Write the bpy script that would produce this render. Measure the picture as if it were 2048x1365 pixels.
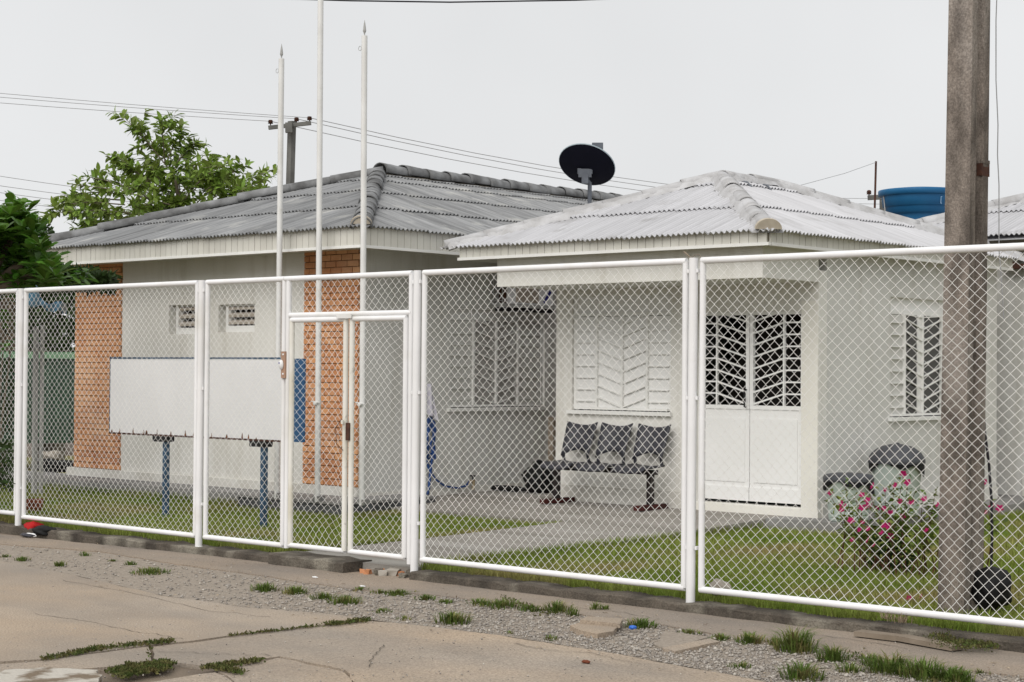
import bpy, bmesh, math, random
import numpy as np
from mathutils import Vector, Matrix
random.seed(11); RNG = np.random.default_rng(11)
for o in list(bpy.data.objects): bpy.data.objects.remove(o)
scene = bpy.context.scene
C = scene.collection

# ------------------------------------------------------------------ camera
CZ = 1.6; FPX = 3490.5
YAW, PITCH, ROLL = math.radians(41.515), math.radians(0.9435), math.radians(0.3999)
Fv = np.array([-math.sin(YAW)*math.cos(PITCH), math.cos(YAW)*math.cos(PITCH), math.sin(PITCH)])
_r = np.array([math.cos(YAW), math.sin(YAW), 0.0]); _u = np.cross(_r, Fv)
Rv = math.cos(ROLL)*_r + math.sin(ROLL)*_u
Uv = -math.sin(ROLL)*_r + math.cos(ROLL)*_u
cam = bpy.data.cameras.new('Camera'); cam.sensor_width = 36; cam.sensor_fit = 'HORIZONTAL'
cam.lens = FPX*36/2048; cam.clip_start = 0.1; cam.clip_end = 2000
camo = bpy.data.objects.new('Camera', cam); C.objects.link(camo)
M = Matrix.Identity(4)
for i in range(3):
    M[i][0] = Rv[i]; M[i][1] = Uv[i]; M[i][2] = -Fv[i]
M[2][3] = CZ
camo.matrix_world = M
scene.camera = camo

# ------------------------------------------------------------------ sky, sun, exposure
w = bpy.data.worlds.new('World'); scene.world = w; w.use_nodes = True
nt = w.node_tree; nt.nodes.clear()
sky = nt.nodes.new('ShaderNodeTexSky'); sky.sky_type = 'NISHITA'; sky.sun_disc = False
SUN_EL, SUN_AZ = math.radians(44), math.radians(168)     # azimuth clockwise from +Y
sky.sun_elevation = SUN_EL; sky.sun_rotation = SUN_AZ
sky.dust_density = 6; sky.ozone_density = 1.0; sky.air_density = 1.0
hs = nt.nodes.new('ShaderNodeHueSaturation'); hs.inputs['Saturation'].default_value = 0.15
mx = nt.nodes.new('ShaderNodeMix'); mx.data_type = 'RGBA'; mx.inputs['Factor'].default_value = 0.9
mx.inputs['B'].default_value = (6.1, 6.17, 6.24, 1)
bg = nt.nodes.new('ShaderNodeBackground'); bg.inputs['Strength'].default_value = 0.1
ow = nt.nodes.new('ShaderNodeOutputWorld')
nt.links.new(sky.outputs['Color'], hs.inputs['Color']); nt.links.new(hs.outputs['Color'], mx.inputs['A'])
tcw = nt.nodes.new('ShaderNodeTexCoord'); tn = nt.nodes.new('ShaderNodeTexNoise'); tn.inputs['Scale'].default_value = 2.2; tn.inputs['Detail'].default_value = 4
nt.links.new(tcw.outputs['Generated'], tn.inputs['Vector'])
mrw = nt.nodes.new('ShaderNodeMapRange'); mrw.inputs['From Min'].default_value = .3; mrw.inputs['From Max'].default_value = .7; mrw.inputs['To Min'].default_value = .91; mrw.inputs['To Max'].default_value = 1.06
nt.links.new(tn.outputs['Fac'], mrw.inputs['Value'])
vmw = nt.nodes.new('ShaderNodeVectorMath'); vmw.operation = 'SCALE'; nt.links.new(mx.outputs['Result'], vmw.inputs[0]); nt.links.new(mrw.outputs['Result'], vmw.inputs['Scale'])
nt.links.new(vmw.outputs['Vector'], bg.inputs['Color']); nt.links.new(bg.outputs['Background'], ow.inputs['Surface'])
sun = bpy.data.lights.new('Sun', 'SUN'); sun.energy = 1.5; sun.angle = math.radians(60); sun.color = (1.0, 0.96, 0.9)
so = bpy.data.objects.new('Sun', sun); C.objects.link(so)
sd = Vector((math.sin(SUN_AZ)*math.cos(SUN_EL), math.cos(SUN_AZ)*math.cos(SUN_EL), math.sin(SUN_EL)))
so.rotation_euler = sd.to_track_quat('Z', 'Y').to_euler(); so.location = sd*40
vs = scene.view_settings
vs.view_transform = 'Standard'; vs.look = 'None'; vs.gamma = 1; vs.use_curve_mapping = False; vs.exposure = 0.47
scene.render.engine = 'CYCLES'

# ------------------------------------------------------------------ points of the place seen through the calibrated lens
def ray(x, y): return Fv + (x-1024)/FPX*Rv - (y-682.5)/FPX*Uv
def onY(x, y, Y): d = ray(x, y); return Vector(d*(Y/d[1])) + Vector((0, 0, CZ))
def onX(x, y, X): d = ray(x, y); return Vector(d*(X/d[0])) + Vector((0, 0, CZ))
def onZ(x, y, Z): d = ray(x, y); return Vector(d*((Z-CZ)/d[2])) + Vector((0, 0, CZ))
def onD(x, y, D): return Vector(ray(x, y)*D) + Vector((0, 0, CZ))

# ------------------------------------------------------------------ materials
def s2l(c): return tuple((v/12.92 if v <= .04045 else ((v+.055)/1.055)**2.4) for v in c)
def rgb(r, g, b): return s2l((r/255, g/255, b/255))
MATS = {}
def mat(name, c1, c2=None, scale=3.0, rough=.8, detail=6, bump=0.0, bscale=40.0, rnd=0.0, c3=None, scale3=.6, f3=.5, stretch=(1, 1, 1), spec=.3, transl=0.0, attr=False, metal=0.0, lo=.35, hi=.65, grain=0.0, stains=0.0, w3=.16, streak=None):
    m = bpy.data.materials.new(name); m.use_nodes = True
    n = m.node_tree.nodes; l = m.node_tree.links; b = n['Principled BSDF']
    b.inputs['Roughness'].default_value = rough; b.inputs['Specular IOR Level'].default_value = spec
    b.inputs['Metallic'].default_value = metal
    g = n.new('ShaderNodeNewGeometry')
    mp = n.new('ShaderNodeMapping'); mp.inputs['Scale'].default_value = stretch
    l.new(g.outputs['Position'], mp.inputs['Vector'])
    last = None
    if c2 is None: c2 = tuple(v*.92 for v in c1)
    t = n.new('ShaderNodeTexNoise'); t.inputs['Scale'].default_value = scale; t.inputs['Detail'].default_value = detail
    l.new(mp.outputs['Vector'], t.inputs['Vector'])
    r = n.new('ShaderNodeValToRGB'); r.color_ramp.elements[0].position = lo; r.color_ramp.elements[1].position = hi
    r.color_ramp.elements[0].color = (*c1, 1); r.color_ramp.elements[1].color = (*c2, 1)
    l.new(t.outputs['Fac'], r.inputs['Fac']); last = r.outputs['Color']
    if c3 is not None:
        t3 = n.new('ShaderNodeTexNoise'); t3.inputs['Scale'].default_value = scale3; t3.inputs['Detail'].default_value = 5
        l.new(mp.outputs['Vector'], t3.inputs['Vector'])
        r3 = n.new('ShaderNodeValToRGB'); r3.color_ramp.elements[0].position = f3-w3*.4; r3.color_ramp.elements[1].position = f3+w3*.6
        l.new(t3.outputs['Fac'], r3.inputs['Fac'])
        mm = n.new('ShaderNodeMix'); mm.data_type = 'RGBA'; mm.inputs['B'].default_value = (*c3, 1)
        l.new(r3.outputs['Color'], mm.inputs['Factor']); l.new(last, mm.inputs['A']); last = mm.outputs['Result']
    if streak:
        ms_ = n.new('ShaderNodeMapping'); ms_.inputs['Scale'].default_value = (4.5, 4.5, .45); l.new(g.outputs['Position'], ms_.inputs['Vector'])
        tg = n.new('ShaderNodeTexNoise'); tg.inputs['Scale'].default_value = 1.0; tg.inputs['Detail'].default_value = 9; tg.inputs['Roughness'].default_value = .65; l.new(ms_.outputs['Vector'], tg.inputs['Vector'])
        mg = n.new('ShaderNodeMapRange'); mg.inputs['From Min'].default_value = .5; mg.inputs['From Max'].default_value = .75; mg.inputs['To Min'].default_value = 0; mg.inputs['To Max'].default_value = streak[1]; l.new(tg.outputs['Fac'], mg.inputs['Value'])
        mm3 = n.new('ShaderNodeMix'); mm3.data_type = 'RGBA'; mm3.inputs['B'].default_value = (*streak[0], 1); l.new(mg.outputs['Result'], mm3.inputs['Factor']); l.new(last, mm3.inputs['A']); last = mm3.outputs['Result']
    if grain:
        tg = n.new('ShaderNodeTexNoise'); tg.inputs['Scale'].default_value = 90; tg.inputs['Detail'].default_value = 4; l.new(g.outputs['Position'], tg.inputs['Vector'])
        mg = n.new('ShaderNodeMapRange'); mg.inputs['From Min'].default_value = .3; mg.inputs['From Max'].default_value = .7; mg.inputs['To Min'].default_value = 1-grain; mg.inputs['To Max'].default_value = 1+grain; l.new(tg.outputs['Fac'], mg.inputs['Value'])
        hg = n.new('ShaderNodeHueSaturation'); l.new(mg.outputs['Result'], hg.inputs['Value']); l.new(last, hg.inputs['Color']); last = hg.outputs['Color']
    if stains:
        tg = n.new('ShaderNodeTexNoise'); tg.inputs['Scale'].default_value = .55; tg.inputs['Detail'].default_value = 10; tg.inputs['Roughness'].default_value = .62; l.new(g.outputs['Position'], tg.inputs['Vector'])
        mg = n.new('ShaderNodeMapRange'); mg.inputs['From Min'].default_value = .42; mg.inputs['From Max'].default_value = .68; mg.inputs['To Min'].default_value = 0; mg.inputs['To Max'].default_value = stains; l.new(tg.outputs['Fac'], mg.inputs['Value'])
        mm2 = n.new('ShaderNodeMix'); mm2.data_type = 'RGBA'; mm2.inputs['B'].default_value = (.215, .19, .165, 1); l.new(mg.outputs['Result'], mm2.inputs['Factor']); l.new(last, mm2.inputs['A']); last = mm2.outputs['Result']
    if rnd:
        if attr:
            a = n.new('ShaderNodeAttribute'); a.attribute_name = 'rnd'; src = a.outputs['Fac']
        else:
            a = n.new('ShaderNodeObjectInfo'); src = a.outputs['Random']
        mr = n.new('ShaderNodeMapRange'); mr.inputs['To Min'].default_value = 1-rnd; mr.inputs['To Max'].default_value = 1+rnd
        l.new(src, mr.inputs['Value'])
        hv = n.new('ShaderNodeHueSaturation'); l.new(mr.outputs['Result'], hv.inputs['Value'])
        mr2 = n.new('ShaderNodeMapRange'); mr2.inputs['To Min'].default_value = .5-.03*rnd; mr2.inputs['To Max'].default_value = .5+.03*rnd
        l.new(src, mr2.inputs['Value']); l.new(mr2.outputs['Result'], hv.inputs['Hue'])
        l.new(last, hv.inputs['Color']); last = hv.outputs['Color']
    l.new(last, b.inputs['Base Color'])
    if bump:
        tb = n.new('ShaderNodeTexNoise'); tb.inputs['Scale'].default_value = bscale; tb.inputs['Detail'].default_value = 5
        l.new(mp.outputs['Vector'], tb.inputs['Vector'])
        bp = n.new('ShaderNodeBump'); bp.inputs['Strength'].default_value = bump; bp.inputs['Distance'].default_value = .02
        l.new(tb.outputs['Fac'], bp.inputs['Height']); l.new(bp.outputs['Normal'], b.inputs['Normal'])
    if transl:
        tr = n.new('ShaderNodeBsdfTranslucent'); l.new(last, tr.inputs['Color'])
        ms = n.new('ShaderNodeMixShader'); ms.inputs['Fac'].default_value = transl
        l.new(b.outputs['BSDF'], ms.inputs[1]); l.new(tr.outputs['BSDF'], ms.inputs[2])
        l.new(ms.outputs['Shader'], n['Material Output'].inputs['Surface'])
    MATS[name] = m
    return m
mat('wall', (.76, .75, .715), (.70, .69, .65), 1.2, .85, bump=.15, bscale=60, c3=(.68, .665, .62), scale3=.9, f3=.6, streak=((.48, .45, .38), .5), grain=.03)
mat('wall_shaded', (.65, .645, .62), (.59, .585, .56), 1.3, .85, bump=.15, bscale=60, streak=((.40, .38, .32), .5), grain=.03)  # wall paint darkened to carry the shade of the right-facing sides
mat('wall_cream', (.77, .755, .70), (.72, .70, .64), 1.5, .85)
mat('plinth', (.72, .71, .67), (.60, .58, .53), 3, .9, bump=.2)
mat('white_trim', (.80, .80, .78), (.75, .745, .72), 2.5, .6)
mat('fascia', (.66, .65, .60), (.58, .565, .51), 2, .7, rnd=.04)
mat('fascia_gap', (.20, .18, .14), (.15, .13, .10), 5, .9)
mat('paint_white', (.80, .80, .81), (.74, .74, .745), 2.5, .42, spec=.45, c3=(.66, .65, .62), scale3=2.2, f3=.66, streak=((.55, .50, .42), .28))
mat('paint_worn', (.76, .75, .71), (.62, .59, .50), 2.0, .5, c3=(.22, .21, .18), scale3=13, f3=.7)
mat('wire', (.85, .84, .82), (.80, .79, .76), 3, .5)
mat('roof_cap_gray', (.25, .255, .26), (.10, .10, .10), 4, .9, bump=.3, bscale=25, rnd=.10)
mat('roof_cap_white', (.48, .48, .49), (.36, .355, .355), 6, .9, bump=.4, bscale=30, rnd=.06)
def roof_mat(name, c1, c2, c3, f3, rnd):
    m = bpy.data.materials.new(name); m.use_nodes = True; n = m.node_tree.nodes; l = m.node_tree.links; b = n['Principled BSDF']
    b.inputs['Roughness'].default_value = .9; b.inputs['Specular IOR Level'].default_value = .25
    tc = n.new('ShaderNodeTexCoord'); mp = n.new('ShaderNodeMapping'); mp.inputs['Scale'].default_value = (16, 1.2, 1); l.new(tc.outputs['Object'], mp.inputs['Vector'])
    oi = n.new('ShaderNodeObjectInfo'); ad = n.new('ShaderNodeVectorMath'); ad.operation = 'ADD'; sc = n.new('ShaderNodeVectorMath'); sc.operation = 'SCALE'; sc.inputs['Scale'].default_value = 40
    cb = n.new('ShaderNodeCombineXYZ'); l.new(oi.outputs['Random'], cb.inputs['X']); l.new(oi.outputs['Random'], cb.inputs['Y']); l.new(cb.outputs['Vector'], sc.inputs[0]); l.new(sc.outputs['Vector'], ad.inputs[0]); l.new(mp.outputs['Vector'], ad.inputs[1])
    t = n.new('ShaderNodeTexNoise'); t.inputs['Scale'].default_value = 1.0; t.inputs['Detail'].default_value = 7; l.new(ad.outputs['Vector'], t.inputs['Vector'])
    r = n.new('ShaderNodeValToRGB'); r.color_ramp.elements[0].position = .33; r.color_ramp.elements[1].position = .68; r.color_ramp.elements[0].color = (*c2, 1); r.color_ramp.elements[1].color = (*c1, 1); l.new(t.outputs['Fac'], r.inputs['Fac'])
    g = n.new('ShaderNodeNewGeometry'); t3 = n.new('ShaderNodeTexNoise'); t3.inputs['Scale'].default_value = 2.4; t3.inputs['Detail'].default_value = 8; l.new(g.outputs['Position'], t3.inputs['Vector'])
    r3 = n.new('ShaderNodeValToRGB'); r3.color_ramp.elements[0].position = f3; r3.color_ramp.elements[1].position = f3+.14; l.new(t3.outputs['Fac'], r3.inputs['Fac'])
    mm = n.new('ShaderNodeMix'); mm.data_type = 'RGBA'; mm.inputs['B'].default_value = (*c3, 1); l.new(r3.outputs['Color'], mm.inputs['Factor']); l.new(r.outputs['Color'], mm.inputs['A'])
    mr = n.new('ShaderNodeMapRange'); mr.inputs['To Min'].default_value = 1-rnd; mr.inputs['To Max'].default_value = 1+rnd; l.new(oi.outputs['Random'], mr.inputs['Value'])
    hv = n.new('ShaderNodeHueSaturation'); l.new(mr.outputs['Result'], hv.inputs['Value']); l.new(mm.outputs['Result'], hv.inputs['Color']); l.new(hv.outputs['Color'], b.inputs['Base Color'])
    bp = n.new('ShaderNodeBump'); bp.inputs['Strength'].default_value = .25; bp.inputs['Distance'].default_value = .02; l.new(t3.outputs['Fac'], bp.inputs['Height']); l.new(bp.outputs['Normal'], b.inputs['Normal'])
    MATS[name] = m
roof_mat('roof_gray', (.30, .305, .31), (.17, .173, .178), (.36, .36, .35), .57, .14)
roof_mat('roof_white', (.53, .53, .55), (.445, .445, .46), (.37, .365, .37), .60, .05)
mat('mortar_tan', (.50, .45, .37), (.40, .35, .28), 9, .95)
mat('brick', rgb(210, 154, 112), rgb(197, 135, 92), 6, .88, rnd=.13, bump=.25, bscale=80, c3=rgb(216, 166, 128), scale3=1.6, f3=.55)
mat('mortar', rgb(166, 130, 92), rgb(146, 110, 76), 8, .95)
mat('brick_dark', rgb(128, 72, 46), rgb(100, 54, 36), 6, .9)
mat('conc_side', (.27, .265, .258), (.20, .197, .19), 2.2, .92, bump=.2, bscale=40)
mat('conc_block', (.16, .166, .178), (.075, .077, .08), 3.0, .95, bump=.3, bscale=40)
mat('conc_path', (.29, .27, .245), (.21, .195, .17), 2.0, .93, bump=.2, bscale=40, c3=(.33, .315, .29), scale3=1.1, f3=.58, stretch=(.5, 1.6, 1), grain=.1)
mat('curb', (.115, .097, .078), (.05, .042, .034), 3.5, .97, bump=.7, bscale=45, c3=(.21, .19, .155), scale3=2.6, f3=.58, grain=.3, streak=((.03, .027, .02), .7))
mat('dirt', (.22, .175, .13), (.14, .11, .085), 3.0, .97, bump=.4, bscale=60)
mat('slab', (.37, .315, .258), (.265, .228, .19), 1.3, .95, bump=.4, bscale=70, c3=(.39, .30, .215), scale3=.8, f3=.5, w3=.4, stretch=(.75, 1.3, 1), detail=12, grain=.32, stains=.65)
mat('slab_side', (.285, .238, .195), (.195, .165, .138), 1.3, .95, bump=.4, bscale=70, c3=(.33, .26, .195), scale3=.9, f3=.52, w3=.4, stretch=(.75, 1.3, 1), detail=12, grain=.32, stains=.65)
mat('slab_chunk', (.46, .43, .38), (.17, .13, .09), 7, .95, bump=.6, bscale=30, lo=.45, hi=.6)
mat('gravel', (.40, .365, .325), (.27, .245, .22), 30, .95, rnd=.30, attr=True, spec=.2)
mat('gravel_bed', (.345, .295, .245), (.245, .21, .172), 40, .97, bump=.5, bscale=120)
mat('soil_lawn', (.15, .165, .045), (.23, .205, .085), 2.0, .97, c3=(.26, .20, .095), scale3=.8, f3=.57)
mat('grass', (.165, .235, .035), (.26, .295, .07), 1.2, .7, rnd=.35, attr=True, transl=.3, c3=(.33, .27, .12), scale3=.75, f3=.58, spec=.2)
mat('weed', (.085, .14, .025), (.13, .175, .04), 3, .7, rnd=.45, attr=True, transl=.3, spec=.2, c3=(.28, .23, .10), scale3=9, f3=.57)
mat('weed_low', (.065, .095, .022), (.12, .10, .04), 12, .8, rnd=.40, attr=True, transl=.2, spec=.2)
mat('leaf_mid', (.17, .26, .042), (.23, .31, .06), 1.4, .5, rnd=.40, attr=True, transl=.35, spec=.35)
mat('leaf_almond', (.05, .14, .014), (.10, .195, .024), 1.4, .42, rnd=.45, attr=True, transl=.3, spec=.4)
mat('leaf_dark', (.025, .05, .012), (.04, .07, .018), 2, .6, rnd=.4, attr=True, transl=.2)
mat('leaf_dry', (.42, .34, .25), (.30, .23, .16), 4, .8, rnd=.35, attr=True, transl=.2)
mat('leaf_flower_bush', (.08, .15, .022), (.19, .21, .04), 6, .5, rnd=.4, attr=True, transl=.25)
mat('petal', (.55, .008, .13), (.46, .008, .11), 5, .6, rnd=.25, attr=True, transl=.2)
mat('bark', (.14, .105, .075), (.09, .07, .05), 8, .95, bump=.5, bscale=30)
mat('twig', (.22, .19, .14), (.14, .11, .08), 8, .9)
mat('twig_red', (.14, .06, .035), (.09, .05, .03), 8, .9)
mat('pole_conc', (.235, .20, .172), (.115, .097, .083), 9, .95, bump=.8, bscale=60, grain=.3, lo=.4, hi=.62, c3=(.31, .275, .245), scale3=3, f3=.56, stretch=(1, 1, .35), detail=9, streak=((.055, .045, .04), .85))
mat('pole_gray', (.17, .17, .16), (.11, .11, .105), 3, .95)
mat('black', (.012, .012, .014), (.018, .018, .02), 5, .55)
mat('black_bag', (.008, .008, .009), (.014, .014, .014), 5, .6, bump=.5, bscale=12, spec=.15)
mat('seat_plastic', (.035, .036, .045), (.045, .045, .055), 5, .45)
mat('seat_steel', (.02, .017, .018), (.03, .022, .02), 5, .5)
mat('foot_red', (.07, .012, .010), (.04, .010, .009), 7, .6)
mat('board_white', (.72, .72, .725), (.67, .67, .675), 1.4, .5)
mat('board_blue', (.020, .075, .17), (.026, .09, .19), 4, .5)
mat('leg_blue', (.045, .10, .17), (.03, .06, .10), 9, .6)
mat('rust', (.22, .09, .035), (.09, .045, .025), 20, .95)
mat('rust_dark', (.05, .025, .02), (.09, .04, .025), 20, .95)
mat('pole_white', (.74, .74, .73), (.66, .655, .64), 4, .55, c3=(.55, .53, .48), scale3=6, f3=.68)
mat('shutter_white', (.80, .80, .79), (.75, .745, .73), 2, .55)
mat('shutter_gray', (.44, .43, .41), (.38, .37, .35), 2, .6)
mat('door_white', (.84, .84, .835), (.80, .80, .79), 2, .45)
mat('dark_inside', (.03, .026, .022), (.02, .018, .016), 2, .9)  # near-black colour stands for the unlit rooms behind the openings
mat('glass_dark', (.02, .02, .022), (.03, .03, .03), 2, .12, spec=.5)
mat('louver', (.56, .51, .45), (.46, .40, .34), 6, .85)
mat('tank_blue', (.012, .105, .245), (.018, .125, .27), 3, .45)
mat('tank_mark', (.30, .45, .62), (.24, .40, .58), 6, .6)
mat('dish_back', (.003, .0035, .009), (.005, .005, .012), 5, .75, spec=.12)
mat('dish_rim', (.35, .42, .46), (.30, .36, .40), 5, .5)
mat('dish_metal', (.13, .145, .17), (.10, .11, .13), 9, .55)
mat('bin_green', (.52, .59, .55), (.46, .53, .49), 2.5, .55)
mat('bin_lid', (.07, .073, .082), (.05, .052, .06), 5, .5)
mat('cable', (.012, .011, .016), (.018, .016, .02), 5, .6)
mat('cable_gray', (.34, .345, .355), (.28, .285, .29), 3, .7)
mat('ac_white', (.84, .84, .85), (.80, .80, .81), 4, .5)
mat('ac_brown', (.52, .45, .38), (.46, .39, .33), 6, .6)
mat('blue_mark', (.03, .03, .22), (.04, .04, .26), 5, .5)
mat('hose_blue', (.02, .075, .26), (.025, .06, .18), 6, .45)
mat('cloth_white', (.70, .68, .76), (.60, .58, .68), 6, .9)
mat('brass', (.42, .34, .22), (.36, .28, .17), 8, .6)
mat('wood_old', (.25, .205, .16), (.17, .135, .10), 6, .9)
mat('wood_bell', (.38, .24, .17), (.32, .20, .14), 9, .8)
mat('bell_white', (.78, .78, .78), (.74, .74, .74), 4, .4)
mat('cloth_red', (.42, .012, .012), (.33, .010, .012), 7, .9)
mat('cloth_black', (.010, .010, .010), (.018, .018, .018), 8, .9)
mat('tarp_blue', (.10, .30, .50), (.16, .36, .54), 4, .5, c3=(.45, .55, .62), scale3=5, f3=.6)
mat('container_green', (.045, .095, .06), (.03, .065, .042), 3, .55)
mat('container_rim', (.20, .36, .22), (.17, .31, .19), 4, .55)
mat('back_wall', (.30, .265, .235), (.21, .19, .165), 1.4, .95, c3=(.12, .11, .08), scale3=1.0, f3=.58)
mat('gray_post', (.42, .42, .41), (.34, .34, .33), 3, .8)
mat('stone', (.36, .33, .29), (.27, .24, .20), 10, .95)
mat('lit_blue', (.03, .12, .50), (.04, .15, .55), 9, .5)

# ------------------------------------------------------------------ mesh helpers
def _link(o, parent=None):
    C.objects.link(o)
    if parent is not None:
        o.parent = parent
        if parent.type == 'EMPTY':
            o.matrix_parent_inverse = Matrix.Translation(-Vector(parent.location))
    return o
def mesh(name, verts, faces, m, smooth=False):
    me = bpy.data.meshes.new(name); me.from_pydata([tuple(v) for v in verts], [], [tuple(f) for f in faces]); me.update()
    if m: me.materials.append(MATS[m])
    if smooth:
        me.polygons.foreach_set('use_smooth', [True]*len(me.polygons))
    return me
class MB:
    def __init__(s): s.v = []; s.f = []
    def add(s, v, f):
        o = len(s.v); s.v += [tuple(p) for p in v]; s.f += [tuple(i+o for i in q) for q in f]; return s
    def box(s, a, b):
        x0, y0, z0 = [min(a[i], b[i]) for i in range(3)]; x1, y1, z1 = [max(a[i], b[i]) for i in range(3)]
        return s.add([(x0,y0,z0),(x1,y0,z0),(x1,y1,z0),(x0,y1,z0),(x0,y0,z1),(x1,y0,z1),(x1,y1,z1),(x0,y1,z1)],
                     [(0,3,2,1),(4,5,6,7),(0,1,5,4),(1,2,6,5),(2,3,7,6),(3,0,4,7)])
    def obox(s, c, ax, ay, az):          # oriented box, half-axis vectors
        c, ax, ay, az = map(Vector, (c, ax, ay, az))
        P = [c+sx*ax+sy*ay+sz*az for sz in (-1, 1) for sx, sy in ((-1,-1),(1,-1),(1,1),(-1,1))]
        return s.add(P, [(0,3,2,1),(4,5,6,7),(0,1,5,4),(1,2,6,5),(2,3,7,6),(3,0,4,7)])
    def bar(s, a, b, wdt, up=(0,0,1), t=None):
        a, b = Vector(a), Vector(b); d = (b-a)/2; n = d.normalized(); upv = Vector(up)
        if abs(n.dot(upv)) > .98: upv = Vector((1,0,0))
        sd_ = n.cross(upv).normalized(); u2 = sd_.cross(n)
        return s.obox((a+b)/2, d, sd_*(t or wdt)/2, u2*wdt/2)
    def tube(s, pts, r, k=8, caps=True):
        pts = [Vector(p) for p in pts]; n = len(pts); rs = r if isinstance(r, (list, tuple)) else [r]*n
        ref = Vector((0.123, .37, .92)); base = len(s.v); ring = []
        for i, p in enumerate(pts):
            d = (pts[min(i+1, n-1)]-pts[max(i-1, 0)]).normalized()
            a = d.cross(ref)
            if a.length < 1e-3: a = d.cross(Vector((1, 0, 0)))
            a.normalize(); b = d.cross(a)
            for j in range(k):
                t = 2*math.pi*j/k; s.v.append(tuple(p+rs[i]*(math.cos(t)*a+math.sin(t)*b)))
        for i in range(n-1):
            for j in range(k):
                s.f.append((base+i*k+j, base+i*k+(j+1) % k, base+(i+1)*k+(j+1) % k, base+(i+1)*k+j))
        if caps:
            o0 = len(s.v); s.v += s.v[base:base+k]; o1 = len(s.v); s.v += s.v[base+(n-1)*k:base+n*k]
            s.f.append(tuple(o0+j for j in range(k))[::-1]); s.f.append(tuple(o1+j for j in range(k)))
        return s
    def lathe(s, c, prof, k=24, axis=None, e=None, closed=False):
        c = Vector(c); base = len(s.v); A = Vector(axis or (0, 0, 1)).normalized()
        X = A.cross(Vector((0, 1, 0)));
        if X.length < 1e-3: X = Vector((1, 0, 0))
        X.normalize(); Y = A.cross(X)
        for (r, h) in prof:
            for j in range(k):
                t = 2*math.pi*j/k; s.v.append(tuple(c+A*h+r*(math.cos(t)*X+math.sin(t)*Y)))
        for i in range(len(prof)-1):
            for j in range(k): s.f.append((base+i*k+j, base+i*k+(j+1) % k, base+(i+1)*k+(j+1) % k, base+(i+1)*k+j))
        return s
    def prism(s, poly, z0, z1):
        n = len(poly); v = [(p[0], p[1], z0) for p in poly]+[(p[0], p[1], z1) for p in poly]
        f = [tuple(range(n, 2*n)), tuple(range(n-1, -1, -1))]+[(i, (i+1) % n, n+(i+1) % n, n+i) for i in range(n)]
        return s.add(v, f)
    def data(s, name, m, smooth=False): return mesh(name, s.v, s.f, m, smooth)
    def build(s, name, m, parent=None, smooth=False):
        return _link(bpy.data.objects.new(name, s.data(name, m, smooth)), parent)
def inst(name, me, parent, mw):
    o = bpy.data.objects.new(name, me); C.objects.link(o)
    if parent is not None:
        o.parent = parent
        if parent.type == 'EMPTY': mw = Matrix.Translation(-Vector(parent.location)) @ mw
    o.matrix_local = mw if parent is not None else mw
    return o
def tag(o, label, cat, group=None):
    o['label'] = label; o['category'] = cat
    if group: o['group'] = group
    return o
def struct(o): o['kind'] = 'structure'; return o
def stuff(o, label=None, cat=None):
    o['kind'] = 'stuff'
    if label: o['label'] = label
    if cat: o['category'] = cat
    return o
def thing(name, loc, label, cat, group=None):
    o = bpy.data.objects.new(name, None); C.objects.link(o); o.location = loc; o.empty_display_size = .2
    return tag(o, label, cat, group)
def np_mesh(name, V, nper, T, m, attr=None):       # V (N,nper,3); T list of local faces (tris or quads)
    N = len(V); me = bpy.data.meshes.new(name)
    fl = []; k = len(T[0]); Tn = np.array(T)
    idx = (np.arange(N)[:, None, None]*nper + Tn[None]).reshape(-1)
    nf = N*len(T)
    me.vertices.add(N*nper); me.vertices.foreach_set('co', V.reshape(-1).astype(np.float32))
    me.loops.add(len(idx)); me.loops.foreach_set('vertex_index', idx.astype(np.int32))
    me.polygons.add(nf); me.polygons.foreach_set('loop_start', np.arange(0, nf*k, k, dtype=np.int32))
    try: me.polygons.foreach_set('loop_total', np.full(nf, k, dtype=np.int32))
    except Exception: pass
    if attr is not None:
        a = me.attributes.new('rnd', 'FLOAT', 'FACE'); a.data.foreach_set('value', np.repeat(attr, len(T)).astype(np.float32))
    me.update(calc_edges=True); me.validate()
    me.materials.append(MATS[m]); return me

# ------------------------------------------------------------------ key dimensions (metres)
FY = 9.56                                        # fence plane
LAWN = .05
yA, xA, xAl, z0A = 13.177, -13.897, -19.25, .203 # house with grey roof
yfA, xfA, zfA = 12.677, -13.35, 2.88
eA = 3.07
apA = Vector((-16.38, 15.85, 4.13)); ridgeA = Vector((-16.38, 24.0, 4.13))
yB, xB, xBl = 14.85, -9.117, -12.486             # white roofed house
ybB, zbB = 13.856, 2.485
yfB, xfB, xflB, zfB = 13.704, -8.965, -12.88, 2.779
eB = 2.885
apB = Vector((-10.9, 15.74, 3.70)); rB2 = Vector((-10.9, 16.85, 3.70))

# ================================================================== SETTING
g = MB(); g.add([(-300,-300,-.035),(300,-300,-.035),(300,400,-.035),(-300,400,-.035)], [(0,1,2,3)])
ground = struct(g.build('ground', 'dirt'))

def noisy_poly(px, z, step=.12, amp=.012, seed=0):
    rr = random.Random(seed); pts = [onZ(x, y, z) for x, y in px]; out = []
    for i, p in enumerate(pts):
        q = pts[(i+1) % len(pts)]; L = (q-p).length; n = max(1, int(L/step))
        d = (q-p).normalized() if L else Vector((1, 0, 0)); nn = Vector((-d.y, d.x, 0))
        for k in range(n):
            t = k/n; a = amp if k else 0
            out.append(p.lerp(q, t)+nn*rr.uniform(-a, a))
    return out
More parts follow.
